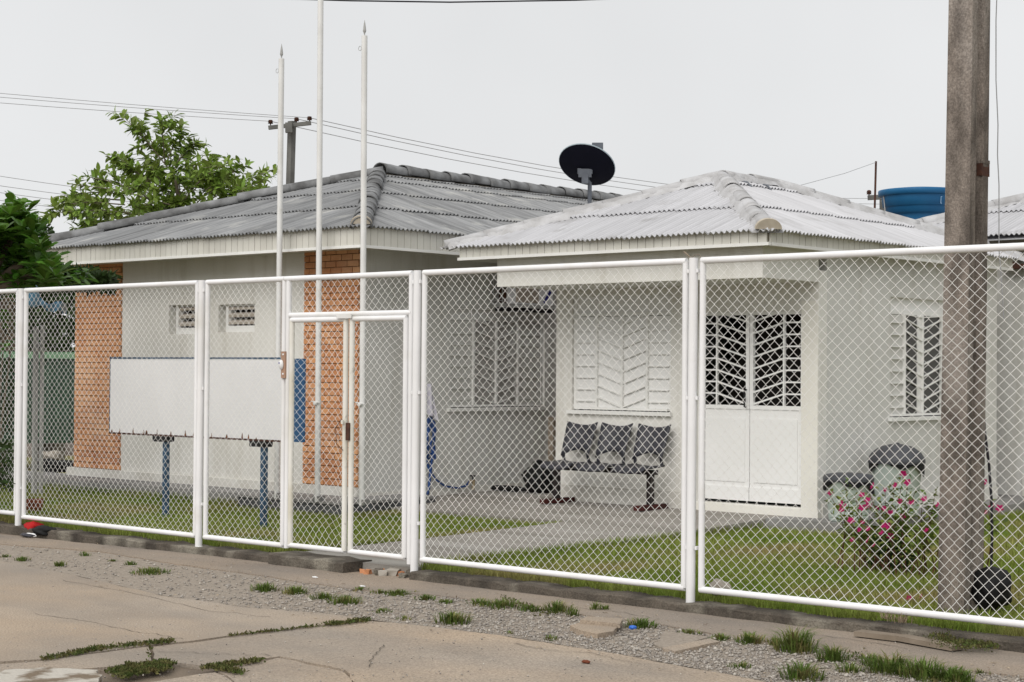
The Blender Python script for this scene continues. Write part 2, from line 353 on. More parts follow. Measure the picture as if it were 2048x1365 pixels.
# concrete slabs of the street, each with its own joint
pave = MB(); pave.add([(-60,-10,-.028),(20,-10,-.028),(20,9.5,-.028),(-60,9.5,-.028)], [(0,1,2,3)])
pavement = struct(pave.build('pavement', 'dirt'))
def slab(px, seed, z=0.0, th=.03, m='slab', amp=.012, name='slab'):
    P = noisy_poly(px, z, seed=seed, amp=amp); b = MB(); b.prism(P, z-th, z); o = b.build(name, m, pavement); return o
slab([(-500,1352),(-420,1128),(-60,1112),(0,1121),(150,1151),(320,1191),(500,1216),(650,1227),(738,1240),(450,1272.5),(380,1282.5),(300,1290),(80,1319)], 1, 0.0)
slab([(306,1294),(382,1286),(452,1275.5),(742,1242.5),(800,1247),(1000,1271),(1250,1311),(1530,1364),(1800,1440),(1600,1560),(900,1560),(760,1420),(690,1340),(560,1313),(400,1331),(312,1322)], 2, -.004)
slab([(-400,1365),(-300,1350),(80,1322.5),(296,1293.5),(303,1322),(215,1334),(100,1342),(0,1352)], 3, -.003)
slab([(268,1369),(396,1349),(430,1345),(448,1352),(520,1420),(500,1560),(-100,1560),(120,1400)], 4, -.005)
slab([(436,1343),(532,1322),(556,1316),(686,1343),(755,1423),(890,1560),(520,1560),(526,1420),(455,1352)], 5, -.006)
# pavement strip along the fence
slab([(-500,1068),(-60,1070),(0,1069),(394,1109),(721,1144),(1381,1221),(2048,1306),(2500,1362),(2500,1560),(2048,1352),(1830,1330),(1700,1302),(1500,1282),(1330,1250),(1100,1222),(900,1193),(700,1178),(520,1150),(350,1128),(200,1103),(0,1088),(-500,1075)], 6, -.002, m='slab_side', amp=.02)
# two broken pieces lying on the gravel
def loose(px, z, th, seed, m, label, name='concrete_piece', cat='concrete piece', tilt=0):
    P = noisy_poly(px, z, step=.06, amp=.006, seed=seed); b = MB(); b.prism(P, z-th, z)
    o = b.build(name, m); tag(o, label, cat); return o
loose([(1160,1240),(1175,1233),(1245,1237),(1240,1248)], .045, .028, 21, 'slab', 'thin flat concrete piece lying on another beside a grass tuft')
loose([(1140,1251),(1160,1245),(1236,1250),(1228,1262),(1195,1268),(1162,1261)], .022, .035, 22, 'slab', 'lower flat concrete piece on the gravel strip, under the thinner one')
loose([(1325,1296),(1418,1277),(1440,1283),(1350,1303)], .008, .03, 23, 'slab', 'triangular concrete piece sunk in the gravel near fence centre right')
loose([(1310,1290),(1330,1262),(1402,1272),(1414,1276),(1330,1297)], .004, .03, 24, 'gravel_bed', 'rough concrete piece level with the gravel beside a straight crack')
ch = MB()
P = noisy_poly([(-60,1362),(10,1342),(100,1337),(196,1342),(205,1352),(190,1385),(60,1400),(-80,1400)], .03, step=.05, amp=.02, seed=31)
ch.prism(P, -.03, .035); tag(ch.build('concrete_chunk', 'slab_chunk'), 'broken whitish concrete chunk with mossy edge at bottom left corner', 'concrete chunk')

# gravel strip
GU = [(-60,1083),(0,1092),(200,1107),(350,1132),(520,1154),(700,1182),(900,1197),(1100,1226),(1330,1254),(1500,1286),(1700,1306),(1830,1334),(2048,1356)]
GL = [(-60,1108),(0,1117),(150,1147),(320,1187),(500,1212),(650,1224),(800,1244),(1000,1267),(1250,1307),(1530,1360),(1800,1436),(2300,1560)]
def interp(L, x):
    xs = [p[0] for p in L]; ys = [p[1] for p in L]; return float(np.interp(x, xs, ys))
gb = MB(); xs = list(range(-60, 2060, 30)); up = [onZ(x, interp(GU, x)-3, -.012) for x in xs]; lo = [onZ(x, interp(GL, x)+4, -.012) for x in xs]
gb.add(up+lo, [(i, i+len(xs), i+len(xs)+1, i+1) for i in range(len(xs)-1)])
struct(gb.build('gravel_bed', 'gravel_bed'))
N = 15000; px = RNG.uniform(-60, 2060, N*2); py = np.array([RNG.uniform(interp(GU, x)-2, interp(GL, x)+3) for x in px])
keep = RNG.random(N*2) < np.clip((px-150)/900, .12, 1)
px, py = px[keep][:N], py[keep][:N]; N = len(px)
pos = np.array([onZ(x, y, -.008) for x, y in zip(px, py)])
base = np.array([(1,0,0),(-.5,.87,0),(-.5,-.87,0),(0,0,.9),(.2,.1,-.6)])
sc = RNG.gamma(3.0, .0024, (N, 1, 1)).clip(.003, .018)*np.array([1, 1, .7])*RNG.uniform(.7, 1.3, (N, 1, 3))
th = RNG.uniform(0, 6.28, N); cs, sn = np.cos(th), np.sin(th)
B = base[None]+RNG.normal(0, .18, (N, 5, 3)); B = B*sc
V = np.stack([B[..., 0]*cs[:, None]-B[..., 1]*sn[:, None], B[..., 0]*sn[:, None]+B[..., 1]*cs[:, None], B[..., 2]], -1)+pos[:, None]
o = bpy.data.objects.new('gravel', np_mesh('gravel', V, 5, [(0,1,3),(1,2,3),(2,0,3),(1,0,4),(2,1,4),(0,2,4)], 'gravel', RNG.random(N)))
C.objects.link(o); stuff(o, 'grey gravel spilling along the broken pavement edge', 'gravel')

# curb under the fence (broken away right of the gate)
def curb(x0, x1, y0, y1, z1, name='curb', m='curb', seed=0):
    rr = random.Random(seed); n = max(2, int((x1-x0)/.12)); v = []; f = []
    for i in range(n+1):
        x = x0+(x1-x0)*i/n; a = rr.uniform(-.013, .013); h = z1+rr.uniform(-.011, .006)
        v += [(x, y0-.008+a, -.03), (x, y0+a, h-.012), (x, y0+.016+a, h), (x, y1, h+rr.uniform(-.004, .004)), (x, y1, -.03)]
    for i in range(n):
        for k in range(4): f.append((i*5+k, i*5+5+k, i*5+6+k, i*5+1+k))
    f.append((0, 1, 2, 3, 4)); f.append(tuple(n*5+k for k in (4, 3, 2, 1, 0)))
    b = MB(); b.add(v, f); return struct(b.build(name, m))
curb(-24, -10.98, 9.47, 9.67, .058, seed=1)
curb(-10.98, -10.06, 9.40, 9.70, .082, seed=2)
curb(-9.40, -1.3, 9.47, 9.67, .06, seed=3)
# lawn and paths
lw = MB()
def sheet(x0, x1, y0, y1, z): lw.add([(x0,y0,z),(x1,y0,z),(x1,y1,z),(x0,y1,z)], [(0,1,2,3)])
sheet(-26, 4, 9.66, 24, LAWN-.008)
lawn = struct(lw.build('lawn', 'soil_lawn'))
def pz(y): return float(np.interp(y, [9.5, 11, 13.0, 14.85, 18], [.066, .075, .105, .165, .175]))
pt = MB(); ysn = [9.60, 10.4, 11.2, 12.0, 12.8, 13.22]
v = []; f = []
for i, y in enumerate(ysn): v += [(-11.0, y, pz(y)), (-9.5, y, pz(y)), (-11.0, y, 0), (-9.5, y, 0)]
for i in range(len(ysn)-1):
    a = i*4; f += [(a, a+1, a+5, a+4), (a+2, a, a+4, a+6), (a+1, a+3, a+7, a+5)]
f.append((2, 3, 1, 0)); pt.add(v, f)
struct(pt.build('path', 'conc_path'))
ct = MB(); v = []; f = []; ysn = [13.22, 13.8, 14.4, 14.9, 17.6]
for i, y in enumerate(ysn): v += [(-13.9, y, pz(y)), (-9.5, y, pz(y)), (-13.9, y, 0), (-9.5, y, 0)]
for i in range(len(ysn)-1):
    a = i*4; f += [(a, a+1, a+5, a+4), (a+2, a, a+4, a+6), (a+1, a+3, a+7, a+5)]
f.append((2, 3, 1, 0)); ct.add(v, f)
struct(ct.build('courtyard', 'conc_path'))
sw = MB(); sw.box((-9.497, 14.5, 0), (-8.58, 22, .163)); struct(sw.build('sidewalk', 'conc_side'))
sw = MB(); sw.box((-24, 12.60, 0), (-15.10, 13.30, .198)); struct(sw.build('sidewalk', 'conc_side'))
bl = MB(); bl.box((-15.098, 12.50, -.02), (-13.42, 13.9, .172)); struct(bl.build('step', 'conc_block'))
bl = MB(); bl.box((-15.11, 12.485, .173), (-13.405, 13.91, .2)); struct(bl.build('step_top', 'conc_side'))

# grass blades of the lawn
def blades(N, x0, x1, y0, y1, z, h0, h1, wd=.006):
    x = RNG.uniform(x0, x1, N); y = RNG.uniform(y0, y1, N); h = RNG.uniform(h0, h1, N); a = RNG.uniform(0, 6.28, N)
    ln = RNG.uniform(.1, .7, N); b = RNG.uniform(0, 6.28, N); wv = wd*RNG.uniform(.7, 1.5, N)
    p = np.stack([x, y, np.full(N, z)], -1); d = np.stack([np.cos(a)*wv, np.sin(a)*wv, 0*a], -1)
    t = p+np.stack([np.cos(b)*ln*h, np.sin(b)*ln*h, h], -1)
    return np.stack([p-d, p+d, t], 1)
Vs = [blades(70000, -24, -11.02, 9.68, 12.58, LAWN-.01, .03, .075, .005), blades(12000, -13.38, -11.02, 12.5, 13.2, LAWN-.01, .03, .075, .005),
      blades(100000, -9.48, -2.0, 9.68, 14.48, LAWN-.01, .03, .08, .005), blades(25000, -8.56, -5, 14.48, 19, LAWN-.01, .04, .09, .006),
      blades(2500, -23, -11.0, 9.64, 9.74, LAWN-.01, .05, .11, .004), blades(2500, -9.4, -3.0, 9.64, 9.74, LAWN-.01, .05, .11, .004),
      blades(1500, -11.06, -11.0, 9.7, 13.2, LAWN, .05, .09), blades(2200, -9.53, -9.47, 9.7, 14.4, LAWN, .05, .10), blades(3500, -24, -13.5, 12.52, 12.6, LAWN, .06, .12)]
V = np.concatenate(Vs)
o = bpy.data.objects.new('lawn_grass', np_mesh('lawn_grass', V, 3, [(0,1,2)], 'grass', RNG.random(len(V)))); C.objects.link(o)
stuff(o, 'short green lawn with dry yellowish patches behind the fence', 'grass')

# ================================================================== HOUSES
def wall_boxes(mb, axis, c, u0, u1, z0, z1, holes, th):
    # axis 'Y': wall in plane y=c..c+th spanning x; axis 'X': plane x=c..c-th spanning y
    us = sorted(set([u0, u1]+[h[0] for h in holes]+[h[1] for h in holes])); zs = sorted(set([z0, z1]+[h[2] for h in holes]+[h[3] for h in holes]))
    us = [u for u in us if u0 <= u <= u1]; zs = [z for z in zs if z0 <= z <= z1]
    for i in range(len(us)-1):
        for j in range(len(zs)-1):
            cu, cz = (us[i]+us[i+1])/2, (zs[j]+zs[j+1])/2
            if any(h[0] < cu < h[1] and h[2] < cz < h[3] for h in holes): continue
            if axis == 'Y': mb.box((us[i], c, zs[j]), (us[i+1], c+th, zs[j+1]))
            else: mb.box((c-th, us[i], zs[j]), (c, us[i+1], zs[j+1]))
    return mb

LAM = .0625
_sheet_cache = {}
def sheet_verts(W, L, tilt):
    n = int(round(W/LAM*6)); T = .007; top = []; f = []
    vs_ = [0, L]
    for j, vv in enumerate(vs_):
        for i in range(n+1):
            u = W*i/n; nn = .0125*math.cos(2*math.pi*u/LAM)+tilt*(1-vv/L)+.010*u/W
            top.append((u, vv, nn))
    m = len(top); allv = top+[(a, b, c_-T) for a, b, c_ in top]
    for i in range(n):
        f.append((i, i+1, n+1+i+1, n+1+i)); f.append((m+i+1, m+i, m+n+1+i, m+n+1+i+1)); f.append((i, m+i, m+i+1, i+1))
    f.append((0, n+1, m+n+1, m)); f.append((n, m+n, m+n+1+n, n+1+n))
    return allv, f
def roof_slope(roof, E0, E1, R0, R1, rows, m, W=.5, lap=.11, off=.0, seed=0, maxu=None):
    rr = random.Random(seed)
    E0, E1, R0, R1 = map(Vector, (E0, E1, R0, R1)); u = (E1-E0).normalized(); n = u.cross(R0-E0).normalized()
    if n.z < 0: n = -n
    v = n.cross(u); U = (E1-E0).length
    r0 = ((R0-E0).dot(u), (R0-E0).dot(v)); r1 = ((R1-E0).dot(u), (R1-E0).dot(v)); Vt = max(r0[1], r1[1])
    vv = 0.0; k0 = r0[0]/r0[1]; k1 = (U-r1[0])/r1[1]
    for ri, rl in enumerate(rows):
        L = rl+lap if vv+rl < Vt-.02 else Vt-vv
        ul, ur = vv*k0, U-vv*k1
        ush = (ri % 2)*.0
        nc = int(U/W)+1
        for ci in range(nc):
            u0 = ci*W+ush; u1 = u0+W+LAM*.5
            if maxu and u0 > maxu: continue
            if u1 < ul or u0 > ur: continue
            key = (round(L, 3), m)
            origin = E0+u*(u0+rr.uniform(-.003, .003))+v*(vv+rr.uniform(-.012, .012) if ri else vv+rr.uniform(-.006, .006))+n*(off+rr.uniform(0, .003))
            mw = Matrix(((u.x, v.x, n.x, origin.x), (u.y, v.y, n.y, origin.y), (u.z, v.z, n.z, origin.z), (0, 0, 0, 1)))
            clip = (u0 < (vv+L)*k0) or (u1 > U-(vv+L)*k1)
            if not clip:
                if key not in _sheet_cache:
                    a, b = sheet_verts(W+LAM*.5, L, .026); _sheet_cache[key] = mesh('roofing_sheet', a, b, m)
                me = _sheet_cache[key]
            else:
                a, b = sheet_verts(W+LAM*.5, L, .026); bm = bmesh.new()
                bv = [bm.verts.new(p) for p in a]
                for q in b:
                    try: bm.faces.new([bv[i] for i in q])
                    except Exception: pass
                # hip lines: u = v*k0 and u = U - v*k1
                geom = list(bm.verts)+list(bm.edges)+list(bm.faces)
                bmesh.ops.bisect_plane(bm, geom=geom, plane_co=(-u0+(vv)*k0, 0, 0), plane_no=(-1, k0, 0), clear_outer=True)
                geom = list(bm.verts)+list(bm.edges)+list(bm.faces)
                bmesh.ops.bisect_plane(bm, geom=geom, plane_co=(U-u0-vv*k1, 0, 0), plane_no=(1, k1, 0), clear_outer=True)
                if not bm.faces: bm.free(); continue
                me = bpy.data.meshes.new('roofing_sheet'); bm.to_mesh(me); bm.free(); me.materials.append(MATS[m])
            inst('roofing_sheet', me, roof, mw)
        vv += rl
        if vv >= Vt-.02: break
def cap_mesh(L, r0, r1, m, k=10, seed=0, rough=.0, wave=0.0, th=.014):
    rr = random.Random(seed); b = MB(); ns = 6; v = []; f = []
    for i in range(ns+1):
        t = i/ns; r = r0+(r1-r0)*t
        for j in range(k+1):
            a = math.radians(-12+204*j/k); e = 1+rr.uniform(-rough, rough)
            z = math.sin(a)*r*.8*e; x = math.cos(a)*r*e
            v.append((x, t*L, z))
    n = len(v)
    v += [(x*(1-th/r0), y, z-th*.8) for x, y, z in v]
    for i in range(ns):
        for j in range(k):
            a = i*(k+1)+j; f.append((a+1, a, a+k+1, a+k+2)); f.append((n+a, n+a+1, n+a+k+2, n+a+k+1))
    for j in range(k): f.append((j, j+1, n+j+1, n+j)); q = ns*(k+1)+j; f.append((q+1, q, n+q, n+q+1))
    for i in range(ns):
        a = i*(k+1); f.append((a, n+a, n+a+k+1, a+k+1)); a += k; f.append((n+a, a, a+k+1, n+a+k+1))
    b.add(v, f); return b.data('ridge_cap', m, True)
def caps(roof, p0, p1, n, r0, r1, m, lift=.03, seed=0, rough=0.0, over=.06, jit=.006):
    p0, p1 = Vector(p0), Vector(p1); d = (p1-p0); L = d.length/n; d.normalize()
    side = d.cross(Vector((0, 0, 1))).normalized(); up_ = side.cross(d)
    rr = random.Random(seed); mes = [cap_mesh(L+over, r0, r1, m, seed=seed*7+i, rough=rough) for i in range(3)]
    for i in range(n):
        o_ = p0+d*(L*i)+up_*(lift+rr.uniform(-jit, jit))+side*rr.uniform(-jit, jit)
        a = rr.uniform(-.03, .03); dd = (d+up_*(-.012)+side*a*.5).normalized(); s2 = dd.cross(Vector((0, 0, 1))).normalized(); u2 = s2.cross(dd)
        mw = Matrix(((s2.x, dd.x, u2.x, o_.x), (s2.y, dd.y, u2.y, o_.y), (s2.z, dd.z, u2.z, o_.z), (0, 0, 0, 1)))
        inst('ridge_cap', mes[i % 3], roof, mw)
def mortar_bed(roof, p0, p1, wd, h, m, seed=0, lift=0.0):
    rr = random.Random(seed); p0, p1 = Vector(p0), Vector(p1); d = (p1-p0).normalized(); L = (p1-p0).length
    side = d.cross(Vector((0, 0, 1))).normalized(); up_ = side.cross(d); n = int(L/.06); v = []; f = []
    for i in range(n+1):
        c_ = p0+d*(L*i/n)
        for k, (s_, hh) in enumerate(((-1.15, -.55), (-.75, .35), (0, .8), (.75, .35), (1.15, -.55))):
            v.append(c_+side*(s_*wd*(1+rr.uniform(-.18, .18)))+up_*(lift+h*hh*(1+rr.uniform(-.25, .25))))
    for i in range(n):
        for k in range(4): f.append((i*5+k, i*5+k+1, i*5+6+k, i*5+5+k))
    f.append((4, 3, 2, 1, 0)); b = MB(); b.add(v, f); return b.build('mortar_bed', m, roof, True)
def hip_end(roof, p, d, r, m):         # plastered round end of a hip row
    p, d = Vector(p), Vector(d).normalized(); side = d.cross(Vector((0, 0, 1))).normalized(); up_ = side.cross(d); b = MB(); v = []
    for j in range(11):
        a = math.pi*j/10; v.append(p+side*math.cos(a)*r+up_*(math.sin(a)*r*.78+.0))
    n = len(v); v += [q+d*.05 for q in v]
    b.add(v, [tuple(range(n))]+[(i, i+1, n+i+1, n+i) for i in range(n-1)]); return b.build('hip_end', m, roof)

def fascia(house, axis, c, u0, u1, zb, zt, pitch=.1, out=-1, seed=0):
    # row of upright boards in front of a dark backing, with a bottom trim strip
    rr = random.Random(seed); b = MB()
    if axis == 'Y': b.box((u0, c, zb), (u1, c+.02, zt))
    else: b.box((c-.02, u0, zb), (c, u1, zt))
    back = b.build('fascia', 'fascia_gap', house)
    h = zt-zb-.025; me = MB().box((-pitch/2+.003, -.008, 0), (pitch/2-.003, .008, h)).data('plank', 'fascia')
    n = int((u1-u0)/pitch)
    p2 = (u1-u0)/n
    for i in range(n):
        u = u0+p2*(i+.5); j = rr.uniform(-.0015, .0015)
        if axis == 'Y': mw = Matrix.Translation((u, c-.0095+j, zb+.025))
        else: mw = Matrix.Translation((c+.0095+j, u, zb+.025)) @ Matrix.Rotation(math.pi/2, 4, 'Z')
        mw = mw @ Matrix.Diagonal((p2/pitch, 1, 1, 1))
        inst('plank', me, back, mw)
    t = MB()
    if axis == 'Y': t.box((u0-.024, c-.024, zb-.006), (u1+.024, c+.018, zb+.024))
    else: t.box((c-.018, u0+.02, zb-.006), (c+.024, u1, zb+.024))
    t.build('trim', 'white_trim', back)
    return back

# ---------------------------------------------------------------- house with the grey roof
HA = thing('house', ((xA+xAl)/2, yA+4, 0), 'long low house with weathered grey corrugated roof and orange brick strips', 'house')
bxL, bxR = -18.21, -14.79            # white part of the front between the two brick strips
v1 = (-15.92, -15.42, 1.95, 2.34); v2 = (-16.93, -16.43, 1.95, 2.34)     # vent niches, set below from the photo
a, b_ = onY(437, 610, yA), onY(509, 664, yA); v1 = (a.x, b_.x, b_.z, a.z)
a, b_ = onY(338, 611, yA), onY(410, 668, yA); v2 = (a.x, b_.x, b_.z, a.z)
wA = MB()
wall_boxes(wA, 'Y', yA, bxL, bxR, z0A-.1, 3.05, [v1, v2], .15)
wA.box((xAl, yA+.16, .1), (xAl+.15, 23.8, 3.05)); wA.box((xAl+.15, 23.65, .1), (xA-.15, 23.8, 3.05))
wallA = wA.build('wall', 'wall', HA)
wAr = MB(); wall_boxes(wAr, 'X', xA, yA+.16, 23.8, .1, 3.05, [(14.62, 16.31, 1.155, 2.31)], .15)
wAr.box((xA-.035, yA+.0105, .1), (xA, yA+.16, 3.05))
wallAr = wAr.build('wall', 'wall_shaded', HA); wallAr['label'] = 'plain shaded white side wall facing the courtyard'
# plinth
MB().box((xAl-.09, yA-.03, z0A-.05), (xA+.012, yA+.05, .30)).build('plinth', 'plinth', HA)
MB().box((xA-.02, yA+.051, z0A-.05), (xA+.012, 17.3, .235)).build('plinth', 'plinth', HA)
# brick strips: one piece per brick on a recessed mortar face
BW, BH, BJ = .166, .0605, .0105
bm_ = [MB().box((-BW/2, -.012, -BH/2), (BW/2, .014, BH/2)).data('brick', 'brick')]
def brick_strip(x0, x1, z0, z1, limit, seed):
    rr = random.Random(seed)
    mort = MB().box((x0, yA+.010, z0-.02), (x1, yA+.155, z1)).build('brick_panel', 'mortar', HA)
    rows = int((z1-z0)/(BH+BJ))+1; rest = MB(); cnt = 0
    for r in range(rows):
        z = z0+BH/2+r*(BH+BJ); x = x0-(BW+BJ)*(.5 if r % 2 else 0)*1.0
        if z > z1: break
        while x < x1-.012:
            a_, b2 = max(x, x0), min(x+BW, x1); wd = b2-a_
            if wd > .03:
                dy = rr.uniform(-.0025, .0025); cx_ = (a_+b2)/2
                if cnt < limit:
                    mw = Matrix.Translation((cx_, yA+.002+dy, z)) @ Matrix.Rotation(rr.uniform(-.008, .008), 4, 'Y') @ Matrix.Diagonal((wd/BW, 1, 1, 1))
                    inst('brick', bm_[0], mort, mw)
                else: rest.box((a_, yA-.010+dy, z-BH/2), (b2, yA+.014, z+BH/2))
                cnt += 1
            x += BW+BJ
    if rest.v: stuff(rest.build('bricks', 'brick', mort))
brick_strip(bxR, xA-.001, .312, 2.93, 230, 5)
brick_strip(xAl+.04, bxL, .312, 2.93, 70, 6)
# louvred vents
for vv in (v1, v2):
    x0, x1, z0, z1 = vv; wv = MB()
    wv.box((x0+.085, yA+.045, z0-.0), (x0+.13, yA+.149, z1)); wv.box((x1-.045, yA+.045, z0), (x1, yA+.149, z1)); wv.box((x0+.13, yA+.045, z0), (x1-.045, yA+.149, z0+.075)); wv.box((x0+.13, yA+.045, z1-.02), (x1-.045, yA+.149, z1))
    vent = wv.build('vent', 'white_trim', HA)
    MB().box((x0-.0, yA+.149, z0), (x1, yA+.2, z1)).build('backing', 'dark_inside', vent)
    MB().box((x0, yA+.115, z0), (x0+.0845, yA+.148, z1)).build('jamb', 'wall', vent)
    hh = (z1-z0-.07)/3
    for k in range(3):
        zc = z0+.07+hh*(k+.62)
        MB().obox(((x0+x1)/2+.0425, yA+.092, zc), ((x1-x0)/2-.0875, 0, 0), (0, .04, .016), (0, -.006, .014)).build('slat', 'louver', vent)
# fascia, soffit
zt = eA+.035
fascia(HA, 'Y', yfA, -19.86, xfA, zfA, zt, seed=1)
fascia(HA, 'X', xfA, yfA+.021, 17.2, zfA, zt, seed=2)
MB().box((-19.8, yfA+.022, 2.905), (xfA-.022, yA, 2.93)).build('soffit', 'fascia', HA)
MB().box((xA, yA-.01, 2.906), (xfA-.022, 22, 2.931)).build('soffit', 'fascia', HA)
# roof deck, sheets and caps
cFL, cFR, cBR, cBL = Vector((-19.93, 12.607, eA)), Vector((-13.285, 12.607, eA)), Vector((-13.285, 25.0, eA)), Vector((-19.93, 25.0, eA))
def inset(p, q, d=.16): return p+(q-p).normalized()*d
dk = MB(); dz = Vector((0, 0, -.035)); dk.add([p+dz for p in (inset(cFL, apA), inset(cFR, apA), cBR, cBL, apA, ridgeA)], [(0,1,4), (1,2,5,4), (2,3,5), (3,0,4,5), (3,2,1,0)])
roofA = dk.build('roof', 'roof_gray', HA)
roof_slope(roofA, cFL, cFR, apA, apA, [1.12, 1.05, .8, .6], 'roof_gray', seed=1)
roof_slope(roofA, cFR, cBR, apA, ridgeA, [1.02, .93, .8, .35, .5], 'roof_gray', seed=2, maxu=9.5)
up_ = Vector((0, 0, .01))
mortar_bed(roofA, cFR.lerp(apA, .03), apA, .105, .085, 'roof_cap_gray', 3, .02)
caps(roofA, cFR.lerp(apA, .02)+up_, apA+up_, 11, .112, .10, 'roof_cap_gray', .015, 1, .02, .05)
hip_end(roofA, cFR.lerp(apA, .02)+Vector((0, 0, .03)), apA-cFR, .115, 'mortar_tan')
caps(roofA, cFL+up_, apA+up_, 8, .115, .10, 'roof_cap_gray', .03, 2, .015, .08, .012)
mortar_bed(roofA, apA, apA.lerp(ridgeA, .6), .10, .035, 'mortar_tan', 5, .0)
caps(roofA, apA+up_+Vector((0, .02, .02)), apA.lerp(ridgeA, .75)+up_, 15, .14, .115, 'roof_cap_gray', .03, 3, .02, .08, .012)

# ---------------------------------------------------------------- grille windows
def grille_window(house, axis, c, us, zb, zt, ztop, inner, depth, center_dark=False, bars_dz=.1277, sill_over=.05, side=None):
    # us: five uprights (outer, inner, middle, inner, outer); axis plane at c, outward = -Y or +X
    def P(u, d, z): return (u, c+d, z) if axis == 'Y' else (c-d, u, z)
    def bx(m_, u0, u1, d0, d1, z0, z1): m_.box(P(u0, d0, z0), P(u1, d1, z1)); return m_
    fr = MB(); uo0, uo1 = us[0]-.03, us[4]+.03
    bx(fr, uo0, us[0]+.012, .03, .07, zb, ztop); bx(fr, us[4]-.012, uo1, .03, .07, zb, ztop); bx(fr, us[0]+.013, us[4]-.013, .03, .07, zt, zt+.04)
    win = fr.build('window', 'white_trim', house)
    bx(MB(), us[0]+.013, us[4]-.013, .05, .062, zt+.041, ztop).build('top_panel', 'shutter_white', win)
    for u in (us[1], us[3]): bx(MB(), u-.008, u+.008, .040, .0495, zt+.041, ztop).build('batten', 'white_trim', win)
    bx(MB(), uo0, uo1, depth-.01, depth, zb-.02, ztop).build('backing', 'dark_inside', win)
    # shutters / panes behind the bars
    for k in range(4):
        m_ = ((side or inner) if k in (0, 3) else inner) if (k in (0, 3) or not center_dark) else 'glass_dark'
        bx(MB(), us[k]+.002, us[k+1]-.002, .034, .05, zb+.005, zt-.005).build('shutter' if m_ != 'glass_dark' else 'pane', m_, win)
    if center_dark:
        bx(MB(), us[2]-.10, us[2]-.016, .022, .0325, zb, zt).build('stile', 'white_trim', win)
    for u in us[1:4]: bx(MB(), u-.013, u+.013, .006, .0335, zb, zt).build('upright', 'white_trim', win)
    bx(MB(), us[0]+.013, us[4]-.013, -.006, .029, zb-.001, zb+.022).build('bottom_rail', 'white_trim', win)
    n = int((zt-zb-.05)/bars_dz)
    for k in range(n):
        z = zb+.09+k*bars_dz
        for (u0, u1) in ((us[0], us[1]), (us[3], us[4])):
            b = MB(); bx(b, u0+.0125, u1-.0135, .012, .0335, z-.0055, z+.0055); b.build('bar', 'white_trim', win)
    for k in range(n+1):
        z = zb+.03+k*bars_dz; dz = .105
        if z+dz > zt+.02: dz = zt-z
        if dz < .02: continue
        for (u0, u1) in ((us[1], us[2]), (us[3], us[2])):
            s_ = 1 if u1 > u0 else -1
            b = MB(); b.bar(P(u0+s_*.0135, .019, z+dz), P(u1-s_*.0135, .019, z), .012, t=.022); b.build('bar', 'white_trim', win)
    # sill
    b = MB(); bx(b, us[0]-sill_over-.03, us[4]+sill_over, -.045, .06, zb-.052, zb-.012); b.build('sill', 'white_trim', win)
    return win
grille_window(HA, 'X', xA, [14.65, 15.04, 15.44, 15.83, 16.28], 1.165, 2.175, 2.31, 'shutter_gray', .14, side='wall_shaded')

# ---------------------------------------------------------------- house with the white roof
HB = thing('house', ((xB+xBl)/2, yB+1.5, 0), 'small white house with whitewashed roof, covered porch and double grille door', 'house')
dX0, dX1, dZ0, dZ1 = -10.573, -9.307, .255, 2.208
wz1 = 2.60
wb = MB(); wall_boxes(wb, 'Y', yB, xBl, xB-.0, .1, wz1, [(-12.262, -10.91, 1.155, 2.41), (dX0, dX1, dZ0, dZ1)], .15)
wallB = wb.build('wall', 'wall', HB)
wb = MB(); wall_boxes(wb, 'X', xB, yB+.151, 18.7, .1, 2.9, [(16.26, 17.8, 1.125, 2.39)], .15)
wb.build('wall', 'wall_shaded', HB)['label'] = 'shaded grey side wall with one grille window'
wb = MB(); wb.box((xBl, yB+.151, .1), (xBl+.15, 18.6, 2.9)); wb.box((xBl+.15, 18.45, .1), (xB-.15, 18.6, 2.9)); wb.box((xBl+.15, yB+.151, .1), (xB-.15, 18.45, .2))
wb.build('wall', 'wall', HB)
MB().box((xBl+.003, ybB, zbB), (xB-.003, yB-.001, 2.72)).build('porch_beam', 'wall', HB)
MB().box((xBl+.003, ybB+.0, 2.721), (xB-.003, yB+.3, 2.80)).build('porch_slab', 'wall', HB)
MB().box((dX1+.001, yB-.012, .16), (xB-.002, yB+.04, 2.3)).build('door_jamb', 'wall_cream', HB)
MB().box((dX0-.05, yB-.014, .15), (xB+.006, yB+.06, dZ0-.014)).build('door_step', 'wall_cream', HB)
MB().box((xBl-.015, yB-.016, .14), (dX0-.06, yB+.05, .34)).build('plinth', 'plinth', HB)
MB().box((xB-.05, yB+.062, .12), (xB+.016, 18.7, .30)).build('plinth', 'plinth', HB)
grille_window(HB, 'Y', yB, [-12.227, -11.923, -11.571, -11.235, -10.939], 1.175, 2.19, 2.41, 'shutter_white', .14)
grille_window(HB, 'X', xB, [16.30, 16.59, 16.98, 17.4, 17.75], 1.142, 2.215, 2.39, 'wall_shaded', .14, center_dark=True)
